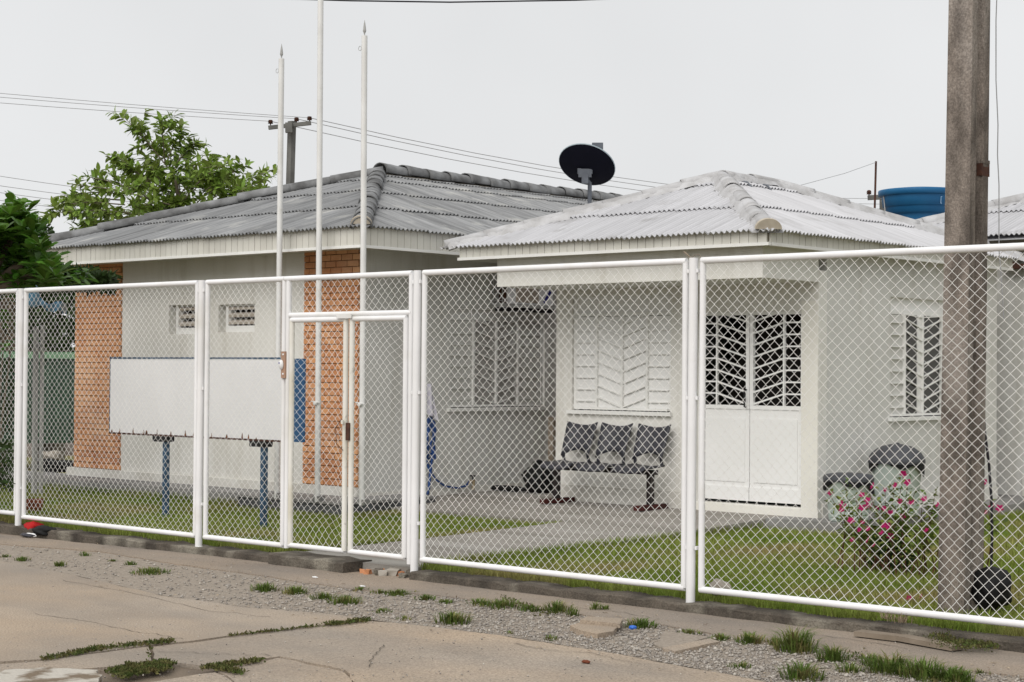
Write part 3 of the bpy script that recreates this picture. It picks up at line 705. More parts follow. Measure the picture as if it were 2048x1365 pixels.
# double door: panels below, chevron grille above
dm = (dX0+dX1)/2; zm = 1.244
fr = MB(); fr.box((dX0, yB+.02, dZ1-.035), (dX1, yB+.07, dZ1)); fr.box((dX0, yB+.02, dZ0), (dX0+.02, yB+.07, dZ1-.036)); fr.box((dX1-.012, yB+.02, dZ0), (dX1, yB+.07, dZ1-.036))
dfr = fr.build('door_frame', 'white_trim', HB)
for s_, (a, b) in ((-1, (dX0+.022, dm-.004)), (1, (dm+.004, dX1-.014))):
    lf = MB(); lf.box((a, yB+.03, dZ0+.03), (b, yB+.055, zm-.03)); lf.box((a, yB+.02, zm-.029), (b, yB+.06, zm+.012))
    inner = b if s_ < 0 else a; outer = a if s_ < 0 else b
    lf.box((inner-(.04 if s_ < 0 else 0), yB+.02, zm+.013), (inner+(.04 if s_ > 0 else 0), yB+.06, dZ1-.037))
    lf.box((outer-(.012 if s_ > 0 else 0), yB+.02, zm+.013), (outer+(.012 if s_ < 0 else 0), yB+.06, dZ1-.037))
    lf.box((a, yB+.015, dZ0+.0), (b, yB+.028, dZ0+.15)) if False else None
    leaf = lf.build('door_leaf', 'door_white', HB)
    for (q0, q1, z0, z1) in ((a+.05, b-.05, dZ0+.22, zm-.12),): MB().box((q0, yB+.022, z0), (q1, yB+.0295, z1)).build('door_panel', 'door_white', leaf)
    MB().box((a, yB+.021, dZ0+.03), (b, yB+.0295, dZ0+.17)).build('kick_rail', 'door_white', leaf)
    us_ = inner+s_*.040; um = onY(1565 if s_ > 0 else 1431, 700, yB).x
    MB().box((um-.009, yB+.022, zm+.013), (um+.009, yB+.05, dZ1-.037)).build('upright', 'door_white', leaf)
    for k in range(8):
        z = zm+.035+k*.1195
        b2 = MB(); b2.bar((us_, yB+.035, z-.01), (um-s_*.009, yB+.035, z+.095), .017, t=.016); b2.build('bar', 'door_white', leaf)
        if z+.095 < dZ1-.05:
            b2 = MB(); b2.box((min(um+s_*.009, outer-s_*.012), yB+.027, z+.088), (max(um+s_*.009, outer-s_*.012), yB+.043, z+.104)); b2.build('bar', 'door_white', leaf)
    if s_ < 0:
        h = MB(); h.tube([(inner-.03, yB+.015, zm+.17), (inner-.03, yB-.02, zm+.16), (inner-.03, yB-.02, zm+.0), (inner-.03, yB+.015, zm-.01)], .009, 6); h.build('handle', 'black', leaf)
MB().box((dX0-.2, yB+.9, .2), (dX1+.1, yB+.95, 2.6)).build('dark_room_panel', 'dark_inside', HB)  # near-black panel added as the darkness of the room behind the grille
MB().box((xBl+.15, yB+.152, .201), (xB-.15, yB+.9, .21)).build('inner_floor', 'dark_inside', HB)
# fascia, soffit, roof
zt = eB+.035
fascia(HB, 'Y', yfB, xflB, xfB, zfB, zt, seed=3)
fascia(HB, 'X', xfB, yfB+.021, 18.75, zfB, zt, seed=4)
lfb = MB().box((xflB, yfB+.021, zfB), (xflB+.02, 18.75, zt)).build('fascia', 'fascia', HB)
MB().box((xflB+.021, yfB+.022, 2.806), (xfB-.022, 18.7, 2.83)).build('soffit', 'fascia', HB)
bFL, bFR, bBR, bBL = Vector((-13.115, 13.63, eB)), Vector((-8.895, 13.63, eB)), Vector((-8.895, 18.95, eB)), Vector((-13.115, 18.95, eB))
dk = MB(); dk.add([p+dz for p in (inset(bFL, apB, .3), inset(bFR, apB), inset(bBR, rB2), inset(bBL, rB2), apB, rB2)], [(0,1,4), (1,2,5,4), (2,3,5), (3,0,4,5), (3,2,1,0)])
roofB = dk.build('roof', 'roof_white', HB)
roof_slope(roofB, bFL, bFR, apB, apB, [.92, 1.0, .6], 'roof_white', seed=5)
roof_slope(roofB, bFR, bBR, apB, rB2, [.92, 1.0, .6], 'roof_white', seed=6)
for (p, q, sd_) in ((bFL, apB, 11), (bFR, apB, 12), (apB, rB2, 13), (bBR, rB2, 14)):
    mortar_bed(roofB, p.lerp(q, .03 if p is bFL or p is bFR else 0), q, .125, .07, 'roof_cap_white', sd_, .02)
    caps(roofB, p.lerp(q, .02)+up_, q+up_, max(2, int((q-p).length/.42)), .095, .088, 'roof_cap_white', .015, sd_, .02, .03, .008)
hip_end(roofB, bFR.lerp(apB, .018)+Vector((0, 0, .02)), apB-bFR, .125, 'mortar_tan')
# stray bent clips poking out of the right slope
for t_ in (.15, .5):
    p = apB.lerp(rB2, t_)+Vector((.28, 0, -.10)); MB().tube([p, p+Vector((-.05, 0, .06)), p+Vector((-.1, 0, .07))], .012, 5).build('roof_clip', 'dish_metal', roofB)

# ---------------------------------------------------------------- house behind the concrete pole
HC = thing('house', (-6, 21, 0), 'pale house at right edge, mostly hidden behind the concrete pole', 'house')
yC = 19.36; xC0 = xB-.16
ezC = onY(2010, 474, 18.99).z
MB().box((-12.4, yC+.0, .1), (-2.5, yC+.15, 3.0)).build('wall', 'wall_shaded', HC)
MB().box((xB+.02, yC-.035, .12), (-2.5, yC-.001, .42)).build('plinth', 'plinth', HC)
cE = 18.99
cl = Vector((-11.2, cE, ezC)); cr = Vector((-1.0, cE, ezC)); capx = Vector((-6.1, cE+5.1, ezC+5.1*.36)); cr2 = Vector((-6.1, cE+9, ezC+5.1*.36))
dk = MB(); dk.add([p+dz for p in (cl, cr, Vector((-1.0, 33, ezC)), Vector((-11.2, 33, ezC)), capx, cr2)], [(0,1,4), (1,2,5,4), (2,3,5), (3,0,4,5), (3,2,1,0)])
roofC = dk.build('roof', 'roof_white', HC)
roof_slope(roofC, cl, cr, capx, capx, [1.1]*6, 'roof_white', seed=9, maxu=8)
mortar_bed(roofC, cl, capx, .13, .05, 'roof_cap_white', 31, .02)
caps(roofC, cl+up_, capx+up_, 16, .108, .10, 'roof_cap_white', .02, 31, .02, .03, .008)
MB().box((-11.0, cE+.12, ezC-.16), (-2.0, cE+.14, ezC-.02)).build('fascia', 'fascia_gap', HC)  # board in the dark gap colour, painted as the shadow under the eave
MB().box((-11.0, cE+.14, ezC-.16), (-2.0, 33, ezC-.13)).build('soffit', 'fascia', HC)
# dark bracket and dangling wires under its eave
tb = onY(2022, 532, yC-.08)
b = MB(); b.box((tb.x-.12, yC-.16, tb.z-.04), (tb.x+.5, yC-.002, tb.z+.05)); b.build('wall_bracket', 'rust_dark', HC)

# ---------------------------------------------------------------- end of the passage between the two houses
b = MB(); b.box((xA+.004, 17.35, .1), (xBl-.004, 17.5, 2.6)); pw = b.build('passage_wall', 'brick_dark'); tag(pw, 'dark brick wall closing the narrow passage between the two houses', 'wall')
b = MB(); p = onY(1106, 700, 16.9); b.tube([(p.x, p.y, .15), (p.x, p.y, 2.5)], .03, 8); dp = b.build('drain_pipe', 'gray_post'); tag(dp, 'grey vertical pipe in the passage beside the porch wall', 'pipe')
b = MB(); p = onY(1104, 930, 15.6); b.box((p.x-.04, 15.57, .17), (p.x+.04, 15.64, 1.05)); tag(b.build('wooden_post', 'wood_old'), 'short wooden post leaning in the passage behind the bench', 'post')

# ================================================================== FENCE AND GATE
PX = [-17.55, -14.842, -12.056, -9.431, -6.836, -4.20, -1.58]
ZT, ZB = 2.338, .145
FENCE = thing('chain_link_fence', (-10, FY, .05), 'tall white chain link fence of pipe framed panels on low curb', 'fence')
def wire_mesh(x0, x1, z0, z1, y, seed, r=.0019, cw=.0735, ch=.069, sag=.012):
    rr = np.random.default_rng(seed); nw = int(round((x1-x0)/(cw/2))); hw = (x1-x0)/nw; nz = int(round((z1-z0)/(ch/2))); hz = (z1-z0)/nz
    V = []; F = []; base = 0
    ph = rr.uniform(0, 6.28, 6)
    for k in range(nw):
        i = np.arange(nz+1); right = ((i+k) % 2).astype(float)
        x = x0+(k+right)*hw; z = z0+i*hz; yy = y+np.where(right > .5, .0028, -.0028)
        edge = np.minimum(1, np.minimum(np.minimum(x-x0, x1-x)/.12, np.minimum(z-z0, z1-z)/.12)).clip(0, 1)
        dx = sag*(np.sin(x*2.1+z*1.7+ph[0])+.6*np.sin(z*4.3-x*1.2+ph[1])+.35*np.sin(x*9+z*7+ph[4]))*edge*.6
        dzv = sag*(np.sin(x*2.6-z*1.4+ph[2])+.6*np.sin(x*5.1+ph[3])+.3*np.sin(x*8-z*9+ph[5]))*edge*.6
        dyv = .010*np.sin(x*2.3+z*1.9+ph[1])*edge
        jx = rr.normal(0, .0012, nz+1)
        c = np.stack([x+dx+jx, yy+dyv, z+dzv], -1)
        ring = np.array([(1.35*r, 0, 0), (0, r, 0), (-1.35*r, 0, 0), (0, -r, 0)])
        V.append((c[:, None]+ring[None]).reshape(-1, 3))
        a = np.arange(nz)[:, None]*4+base
        for j in range(4): F.append(np.concatenate([a+j, a+(j+1) % 4, a+4+(j+1) % 4, a+4+j], 1))
        base += (nz+1)*4
    V = np.concatenate(V); F = np.concatenate(F)
    me = bpy.data.meshes.new('wire_mesh'); nf = len(F)
    me.vertices.add(len(V)); me.vertices.foreach_set('co', V.reshape(-1).astype(np.float32))
    me.loops.add(nf*4); me.loops.foreach_set('vertex_index', F.reshape(-1).astype(np.int32))
    me.polygons.add(nf); me.polygons.foreach_set('loop_start', np.arange(0, nf*4, 4, dtype=np.int32))
    me.update(calc_edges=True); me.polygons.foreach_set('use_smooth', np.ones(nf, dtype=bool)); me.materials.append(MATS['wire'])
    return me
def frame(x0, x1, z0, z1, y, r=.0225):
    b = MB(); k = 12
    b.tube([(x0-r*.0, y, z0), (x1, y, z0)], r, k); b.tube([(x0, y, z1), (x1, y, z1)], r, k)
    b.tube([(x0+r*.4, y+.002, z0), (x0+r*.4, y+.002, z1)], r*.97, k); b.tube([(x1-r*.4, y+.002, z0), (x1-r*.4, y+.002, z1)], r*.97, k)
    return b
def panel(x0, x1, z0, z1, y, seed, parent, m='paint_white'):
    fr = frame(x0, x1, z0, z1, y).build('panel', m, parent, True)
    o = bpy.data.objects.new('wire_mesh', wire_mesh(x0+.03, x1-.03, z0+.02, z1-.02, y, seed)); _link(o, fr); o['kind'] = 'stuff'
    return fr
zb_l = [.15, .125, .125, .145, .145]
for i, x in enumerate(PX):
    b = MB(); zb = -.02 if i == 3 else .045
    b.tube([(x-.012, FY-.006, zb), (x, FY-.006, 2.358)], .031, 14)
    b.build('post', 'paint_white', FENCE, True)
    b = MB(); b.lathe((x-.012, FY-.006, zb-.01), [(.046, 0), (.042, .012), (.033, .018), (.0, .019)], 10)
    if i != 3: b.build('post_foot', 'paint_white', FENCE)
gapx = .062
for i in range(6):
    x0, x1 = PX[i]+gapx, PX[i+1]-gapx
    if i == 2: continue
    z0 = [.165, .14, 0, .146, .146, .146][i]
    panel(x0, x1, z0, ZT, FY, 40+i, FENCE)
# clamps tying panels to posts
for i, x in enumerate(PX[1:6]):
    for z in (2.27, 1.42, .42):
        for s_ in (-1, 1):
            MB().box((x+s_*.03, FY-.02, z-.012), (x+s_*.045, FY+.01, z+.012)).build('clamp', 'paint_white', FENCE)
# bay with the gate: fixed panel, jamb, overpanel
xa, xj, xb = PX[2]+gapx, -10.925, PX[3]-gapx
panel(xa, xj-.045, .138, ZT, FY, 51, FENCE)
b = MB(); b.tube([(xj, FY, .12), (xj, FY, ZT-.02)], .023, 12); b.build('gate_jamb', 'paint_white', FENCE, True)
b = MB(); b.tube([(xj-.05, FY, ZT), (xb, FY, ZT)], .0225, 12); b.tube([(xj+.02, FY, 2.035), (xb, FY, 2.035)], .0225, 12); b.tube([(xb-.009, FY+.002, .10), (xb-.009, FY+.002, ZT)], .022, 12)
ov = b.build('overpanel', 'paint_white', FENCE, True)
o = bpy.data.objects.new('wire_mesh', wire_mesh(xj+.03, xb-.03, 2.06, ZT-.02, FY, 52)); _link(o, ov); o['kind'] = 'stuff'
# loose tie wires on the post right of the bench
p3 = PX[4]
b = MB(); b.tube([(p3-.005, FY-.03, 2.355), (p3-.03, FY-.03, 2.375), (p3-.062, FY-.03, 2.40)], [.004, .006, .0065], 6); b.tube([(p3, FY-.03, 2.36), (p3+.03, FY-.03, 2.376), (p3+.06, FY-.03, 2.378), (p3+.075, FY-.03, 2.36)], .0022, 5)
b.build('tie_wire', 'wood_old', FENCE)
# two leaves of the gate
def gate_leaf(x0, x1, z0, z1, seed, label, lock):
    t = thing('gate_leaf', ((x0+x1)/2, FY, z0), label, 'gate leaf')
    y = FY-.012
    r = .0215; k = 12
    MB().tube([(x0, y, z0), (x1, y, z0)], r, k).build('bottom_rail', 'paint_white', t, True); MB().tube([(x0, y, z1), (x1, y, z1)], r, k).build('top_rail', 'paint_white', t, True)
    s0 = MB().tube([(x0+.008, y+.001, z0), (x0+.008, y+.001, z1)], r*1.03, k); s1 = MB().tube([(x1-.008, y+.001, z0), (x1-.008, y+.001, z1)], r*1.03, k)
    s0.build('stile', 'paint_worn', t, True); s1.build('stile', 'paint_worn' if lock else 'paint_white', t, True)
    o = bpy.data.objects.new('wire_mesh', wire_mesh(x0+.03, x1-.03, z0+.02, z1-.02, y, seed, sag=.03)); _link(o, t); o['kind'] = 'stuff'
    return t
gz0, gz1 = .148, 1.995
gc = -10.187
g1 = gate_leaf(xj+.048, gc-.028, gz0, gz1, 61, 'left leaf of white chain link gate, in front of brick strip', True)
g2 = gate_leaf(gc+.028, xb-.045, gz0, gz1, 62, 'right leaf of white chain link gate, in front of grey wall', False)
MB().box((gc-.11, FY-.05, 2.0), (gc+.06, FY-.037, 2.034)).build('stop_plate', 'paint_white', FENCE)
b = MB(); b.box((gc+.005, FY-.045, 1.03), (gc+.047, FY-.034, 1.17)); b.build('lock_plate', 'rust_dark', g2)
b = MB(); b.tube([(gc-.04, FY-.045, 1.2), (gc-.11, FY-.045, 1.13), (gc-.10, FY-.045, 1.0), (gc-.03, FY-.04, .95)], .003, 5); b.build('tie_wire', 'rust_dark', g1)
b = MB(); b.tube([(gc-.028, FY-.05, 1.16), (gc-.028, FY-.05, 1.19)], .012, 8); b.build('knob', 'paint_worn', g1)
# doorbell screwed to the jamb
db = thing('doorbell', (xj-.06, FY-.03, 1.5), 'small white oval doorbell on a wooden board beside the gate', 'doorbell')
p = onY(567, 730, FY-.03)
MB().box((p.x-.026, FY-.034, p.z-.11), (p.x+.028, FY-.022, p.z+.11)).build('back_board', 'wood_bell', db)
b = MB(); b.lathe((p.x-.018, FY-.037, p.z+.0), [(0, .022), (.022, .018), (.032, .006), (.033, 0)], 16, axis=(0, -1, 0)); me = b.data('bell', 'bell_white', True)
me.transform(Matrix.Translation((p.x-.018, 0, p.z)) @ Matrix.Diagonal((.75, 1, 1.25, 1)) @ Matrix.Translation((-p.x+.018, 0, -p.z))); _link(bpy.data.objects.new('bell', me), db)
MB().box((p.x-.026, FY-.062, p.z+.008), (p.x-.016, FY-.0585, p.z+.02)).build('button', 'blue_mark', db)
for dz_ in (-.075, .085): b = MB(); b.lathe((p.x, FY-.034, p.z+dz_), [(0, .005), (.008, .004), (.009, 0)], 8, axis=(0, -1, 0)); b.build('screw', 'bell_white', db)
# rubble where the curb is broken
rr = random.Random(4)
for i in range(16):
    x = rr.uniform(-10.02, -9.44); y = rr.uniform(9.46, 9.66); s_ = rr.uniform(.02, .055); b = MB()
    pts = [Vector((sx*s_*rr.uniform(.6, 1.2), sy*s_*rr.uniform(.5, 1), sz*s_*rr.uniform(.4, .8))) for sx in (-1, 1) for sy in (-1, 1) for sz in (-1, 1)]
    rz = Matrix.Rotation(rr.uniform(0, 3), 3, 'Z'); c_ = Vector((x, y, s_*.35)); b.add([rz @ q+c_ for q in pts], [(0,1,3,2),(4,6,7,5),(0,4,5,1),(2,3,7,6),(0,2,6,4),(1,5,7,3)])
    tag(b.build('rubble', 'brick' if i % 3 == 0 else 'stone' if i % 3 == 1 else 'curb'), 'small lump of brick or mortar rubble in the broken curb gap below the gate', 'rubble', 'rubble in the broken curb gap')

# ================================================================== THINGS IN THE YARD
# notice board
YB = 11.106; bx0, bx1, bz0, bz1 = -15.52, -12.44, .908, 1.686
NB = thing('notice_board', (-14, YB, .05), 'blank white notice board with blue end panel on two blue legs', 'notice board')
MB().box((bx0, YB-.02, bz0), (-12.66, YB, bz1)).build('panel', 'board_white', NB)
MB().box((-12.659, YB-.021, bz0-.01), (bx1, YB, bz1+.006)).build('end_panel', 'board_blue', NB)
MB().box((bx0-.012, YB-.024, bz1+.001), (-12.66, YB+.02, bz1+.018)).build('top_rail', 'leg_blue', NB)
MB().box((bx0-.012, YB-.024, bz0-.018), (-12.66, YB+.02, bz0-.001)).build('bottom_rail', 'rust_dark', NB)
MB().box((bx0-.012, YB-.0215, bz0), (bx0-.001, YB+.02, bz1)).build('side_rail', 'leg_blue', NB)
for x in (-14.605, -13.062):
    lg = MB().box((x-.027, YB+.0, 0.03), (x+.027, YB+.05, bz0-.019)).build('leg', 'leg_blue', NB)
    MB().box((x-.16, YB-.03, bz0-.075), (x+.05, YB+.09, bz0-.0185)).build('bracket', 'black', lg)
rr = random.Random(3)
for i in range(16):
    x = rr.uniform(bx0, -12.8); s_ = rr.uniform(.008, .018); h = rr.uniform(.02, .06)
    MB().add([(x-s_, YB-.0212, bz0), (x+s_, YB-.0212, bz0), (x+s_*.4, YB-.0212, bz0+h), (x-s_*.3, YB-.0212, bz0+h*.8)], [(0,1,2,3)]).build('rust_stain', 'rust', NB)
# flag poles
def flag_pole(x, y, lean, ztop, label):
    t = thing('flag_pole', (x, y, .2), label, 'flag pole', 'flag poles')
    b = MB(); b.tube([(x, y, .19), (x+lean*.5, y, .19+(ztop-.19)*.5), (x+lean, y, ztop)], .031, 12); b.build('pole', 'pole_white', t, True)
    MB().box((x-.055, y-.025, .201), (x+.055, y+.055, .25)).build('footing', 'conc_side', t)
    b = MB(); b.lathe((x+lean, y, ztop), [(.006, 0), (.006, .02), (.018, .05), (.012, .1), (.0, .17)], 8); b.build('spike', 'gray_post', t)
    b = MB(); q = Vector((x+lean-.045, y-.02, ztop-.13)); b.tube([q+Vector((.022*math.cos(a), 0, .024*math.sin(a))) for a in np.linspace(0, 6.28, 13)], .003, 5); b.build('ring', 'gray_post', t)
    zc = 1.24
    b = MB(); b.tube([(x-.065, y-.035, zc+.01), (x+.065, y-.035, zc)], .006, 6); b.lathe((x, y-.03, zc-.01), [(.0, .035), (.02, .03), (.022, 0)], 8, axis=(0, -1, 0)); b.build('cleat', 'pole_white', t)
    return t
for (bxp, byp, tx, ty, lab) in ((554, 985, 563, 118, 'shortest white flag pole, left of the three beside the gate'), (635, 992, 642, -120, 'tallest white flag pole, standing between the two shorter ones'), (724, 996, 729, 72, 'white flag pole in front of the house corner, right of the three')):
    p = onY(bxp, byp, 12.50); q = onY(tx, ty, 12.50)
    flag_pole(p.x, 12.50, q.x-p.x, q.z, lab)
# three-seat bench
BN = thing('bench', (-11.55, 14.55, .168), 'three seat black waiting bench on red feet against porch wall', 'bench')
bz = pz(14.55)+.005
for x in (-12.20, -10.93):
    b = MB(); b.box((x-.035, 14.29, bz), (x+.035, 14.80, bz+.05)); ft = b.build('foot', 'foot_red', BN)
    MB().box((x-.03, 14.50, bz+.051), (x+.03, 14.56, bz+.36)).build('leg', 'seat_steel', BN)
MB().box((-12.30, 14.49, bz+.361), (-10.86, 14.57, bz+.41)).build('beam', 'seat_steel', BN)
for i, xc in enumerate((-12.03, -11.55, -11.05)):
    # seat shell
    v = []; f = []; nx, ny = 6, 6
    for iy in range(ny+1):
        for ix in range(nx+1):
            sx = ix/nx*2-1; ty = iy/ny; y = 14.27+.40*ty
            z = bz+.445+.02*abs(sx)**2+(.0 if ty > .2 else -.05*(.2-ty)/.2)-.012*math.sin(ty*3.14)
            v.append((xc+sx*.20, y, z))
    n = len(v); v += [(a, b, c-.022) for a, b, c in v]
    for iy in range(ny):
        for ix in range(nx):
            a = iy*(nx+1)+ix; f += [(a, a+1, a+nx+2, a+nx+1), (n+a+1, n+a, n+a+nx+1, n+a+nx+2)]
    rim = [ix for ix in range(nx+1)]+[(iy+1)*(nx+1)+nx for iy in range(ny)]+[ny*(nx+1)+nx-1-k for k in range(nx)]+[(ny-1-k)*(nx+1) for k in range(ny-1)]
    for k in range(len(rim)): a, b = rim[k], rim[(k+1) % len(rim)]; f.append((b, a, n+a, n+b))
    MB().add(v, f).build('seat', 'seat_plastic', BN, True)
    # backrest with curved lower edge and side horns
    v = []; f = []; nx, ny = 8, 6
    for iy in range(ny+1):
        for ix in range(nx+1):
            sx = ix/nx*2-1; ty = iy/ny; wd = .186+.022*ty
            zlow = bz+.575-.07*abs(sx)**2.2; ztop = bz+.845+.035*abs(sx)**2
            z = zlow+(ztop-zlow)*ty; y = 14.66+.13*(z-bz-.5)/.35-.05*sx*sx
            v.append((xc+sx*wd, y, z))
    n = len(v); v += [(a, b+.02, c) for a, b, c in v]
    for iy in range(ny):
        for ix in range(nx):
            a = iy*(nx+1)+ix; f += [(a, a+1, a+nx+2, a+nx+1), (n+a+1, n+a, n+a+nx+1, n+a+nx+2)]
    rim = [ix for ix in range(nx+1)]+[(iy+1)*(nx+1)+nx for iy in range(ny)]+[ny*(nx+1)+nx-1-k for k in range(nx)]+[(ny-1-k)*(nx+1) for k in range(ny-1)]
    for k in range(len(rim)): a, b = rim[k], rim[(k+1) % len(rim)]; f.append((b, a, n+a, n+b))
    MB().add(v, f).build('backrest', 'seat_plastic', BN, True)
    for s_ in (-1, 1): MB().bar((xc+s_*.172, 14.655, bz+.46), (xc+s_*.172, 14.64, bz+.54), .03, t=.02).build('back_support', 'seat_plastic', BN)
# dark sack heaped in the passage
def lump(name, c, r, m, seed, parent=None, k=14, amp=.18, flat=0.0):
    rr = random.Random(seed); me = bpy.data.meshes.new(name); bm = bmesh.new(); bmesh.ops.create_icosphere(bm, subdivisions=3, radius=1)
    ph = [rr.uniform(0, 6) for _ in range(6)]
    for q in bm.verts:
        d = q.co.normalized(); e = 1+amp*(math.sin(d.x*3+ph[0])*math.sin(d.y*4+ph[1])+.6*math.sin(d.z*6+ph[2]+d.x*5)+.4*math.sin(d.y*11+ph[3])*math.sin(d.x*9+ph[4]))
        q.co = Vector((d.x*r[0]*e, d.y*r[1]*e, max(d.z, -1+flat)*r[2]*e))+Vector(c)
    bm.to_mesh(me); bm.free(); me.materials.append(MATS[m]); me.polygons.foreach_set('use_smooth', [True]*len(me.polygons))
    return _link(bpy.data.objects.new(name, me), parent)
p = onY(1088, 960, 15.6)
tag(lump('sack', (p.x, 15.6, .32), (.24, .3, .2), 'black_bag', 3), 'black plastic sack heaped in the passage left of the bench', 'sack')
p = onY(1035, 965, 15.6)
tag(lump('sack', (p.x, 15.4, .20), (.34, .07, .035), 'cloth_black', 5), 'low dark bundle lying along the grey wall near the bench', 'bundle')
# trash bins
def bin_(c, r, h, dome, label):
    t = thing('trash_bin', c, label, 'trash bin'); x, y, z = c
    b = MB(); b.lathe((x, y, z), [(.0, .0), (r*.82, 0), (r*.84, .02), (r*.97, h-.03), (r*1.02, h-.02), (r*1.02, h), (r*.95, h)], 28); b.build('body', 'bin_green', t, True)
    # plastic liner folded over the rim with a ragged hem
    rr = random.Random(int(r*1000)+int(h*100)); v = []; f = []; k = 40
    for j in range(k):
        a = 2*math.pi*j/k; drop = .07+.045*math.sin(a*2+1.0)+.03*math.sin(a*5)+rr.uniform(-.015, .015)
        for (rad, zz) in ((r*1.01, h+.008), (r*1.065, h-.01), (r*1.06+rr.uniform(0, .006), h-drop*.5), (r*1.05+rr.uniform(0, .014), h-drop)):
            v.append((x+rad*math.cos(a), y+rad*math.sin(a), z+zz))
    for j in range(k):
        for q in range(3): a, b2 = j*4+q, ((j+1) % k)*4+q; f.append((a, a+1, b2+1, b2))
    MB().add(v, f).build('liner', 'black_bag', t, True)
    b = MB()
    if dome: b.lathe((x, y, z+h), [(r*1.1, -.02), (r*1.12, .0), (r*1.1, .03), (r*.95, .09), (r*.65, .145), (r*.25, .17), (.03, .172), (.03, .185), (0, .185)], 28)
    else: b.lathe((x, y, z+h), [(r*1.08, -.015), (r*1.1, .01), (r*1.02, .045), (r*.6, .06), (0, .062)], 28)
    b.build('lid', 'bin_lid', t, True); return t
p = onX(1697, 960, -8.74); bin_((-8.74, p.y, .165), .225, .40, False, 'short pale green bin with flat black lid beside porch corner')
p = onX(1793, 930, -8.72); bin_((-8.72, p.y, .165), .255, .545, True, 'taller pale green bin with domed black lid by the side wall')

# air conditioner in a cage on the grey wall
p0, p1 = onX(1000, 612, xA), onX(1108, 612, xA)
AC = thing('air_conditioner', (xA+.15, (p0.y+p1.y)/2, p0.z), 'window air conditioner with brown grille in cage beside porch', 'air conditioner')
d_ = .16
ya, yb_ = onX(1016, 600, xA+d_).y, onX(1106, 600, xA+d_).y; zA0, zA1 = onX(1050, 609, xA+d_).z, onX(1050, 562, xA+d_).z
W1, W2 = ya+(yb_-ya)*.17, ya+(yb_-ya)*.66
MB().box((xA+.001, ya, zA0), (xA+d_, yb_, zA1)).build('body', 'ac_white', AC)
MB().box((xA+d_+.001, W1, zA0+.02), (xA+d_+.010, W2, zA1-.015)).build('grille', 'ac_brown', AC)
for k in range(6):
    z = zA0+.04+k*.042; MB().box((xA+d_+.0105, W1+.01, z), (xA+d_+.018, W2-.01, z+.012)).build('slat', 'ac_brown', AC)
MB().obox((xA+d_+.003, yb_-.11, zA0+.10), (0, .06, .07), (0, .016, -.013), (.002, 0, 0)).build('blue_stripe', 'blue_mark', AC)
MB().box((xA+.001, ya-.13, zA0-.045), (xA+d_+.03, yb_+.03, zA0-.001)).build('shelf', 'gray_post', AC)
MB().box((xA+.001, ya-.05, zA0-.09), (xA+d_+.01, yb_+.01, zA0-.046)).build('support', 'black', AC)
for k in range(3): MB().tube([(xA+.02+k*.07, ya-.10, zA0), (xA+.02+k*.07, ya-.10, zA1+.03)], .006, 5).build('cage_bar', 'gray_post', AC)
for k in range(4):
    z = zA0+.03+k*.085; MB().tube([(xA+.0, ya-.105, z), (xA+d_+.02, ya-.105, z)], .005, 5).build('cage_bar', 'gray_post', AC)
MB().box((xA+.001, ya-.02, zA0), (xA+d_-.02, ya-.001, zA1)).build('side_panel', 'rust_dark', AC)

# blue hose hanging on the wall, tap and cloth
hs_ = thing('garden_hose', (xA+.06, 14.2, .2), 'blue garden hose hanging in a loop down the grey wall', 'garden hose')
def hp(x, y): q = onX(x, y, xA+.045); return q
b = MB(); b.tube([hp(858, 835), hp(868, 845), hp(868, 870), hp(860, 890), hp(866, 905), hp(862, 930), hp(858, 975), hp(855, 990)], .017, 8); b.build('hose_coil', 'hose_blue', hs_, True)
for k in range(3):
    b = MB(); b.tube([hp(862-k*3, 836), hp(871-k*2, 860+k*4), hp(866+k*2, 905+k*6), hp(856-k, 912+k*8), hp(855, 870), hp(862-k*3, 838)], .014, 8); b.build('hose_loop', 'hose_blue', hs_, True)
b = MB(); b.tube([hp(862, 850), hp(853, 880), hp(850, 910), hp(858, 940), hp(872, 960), hp(890, 973), hp(915, 977), hp(932, 972), hp(940, 962)], .013, 8); b.build('hose_run', 'hose_blue', hs_, True)
p = hp(942, 962); tp = thing('garden_tap', (p.x, p.y, .25), 'small brass tap at the foot of the grey wall', 'tap')
b = MB(); b.tube([(p.x, p.y+.04, .2), (p.x, p.y+.04, p.z), (p.x, p.y-.02, p.z-.01), (p.x, p.y-.05, p.z-.04)], .02, 8); b.build('spout', 'brass', tp, True)
b = MB(); b.bar((p.x, p.y-.01, p.z+.06), (p.x, p.y+.07, p.z+.05), .02); b.tube([(p.x, p.y+.03, p.z), (p.x, p.y+.03, p.z+.06)], .01, 6); b.build('handle', 'black', tp)
q0, q1 = hp(848, 768), hp(876, 842); v = []; f = []; nx, nz = 8, 8
for iz in range(nz+1):
    for ix in range(nx+1):
        t, s_ = iz/nz, ix/nx; y = q0.y+(q1.y-q0.y)*(s_*(.55+.45*t)); z = q0.z+(q1.z-q0.z)*t*(1-.25*(1-s_)*t)
        v.append((xA+.05+.02*math.sin(s_*11+t*2), y, z))
n = len(v); v += [(a-.012, b, c) for a, b, c in v]
for iz in range(nz):
    for ix in range(nx): a = iz*(nx+1)+ix; f += [(a, a+1, a+nx+2, a+nx+1), (n+a+1, n+a, n+a+nx+1, n+a+nx+2)]
tag(MB().add(v, f).build('cloth', 'cloth_white', None, True), 'pale lilac cloth hanging on the grey wall above the hose', 'cloth')
p = onZ(862, 1010, .06)
b = MB();
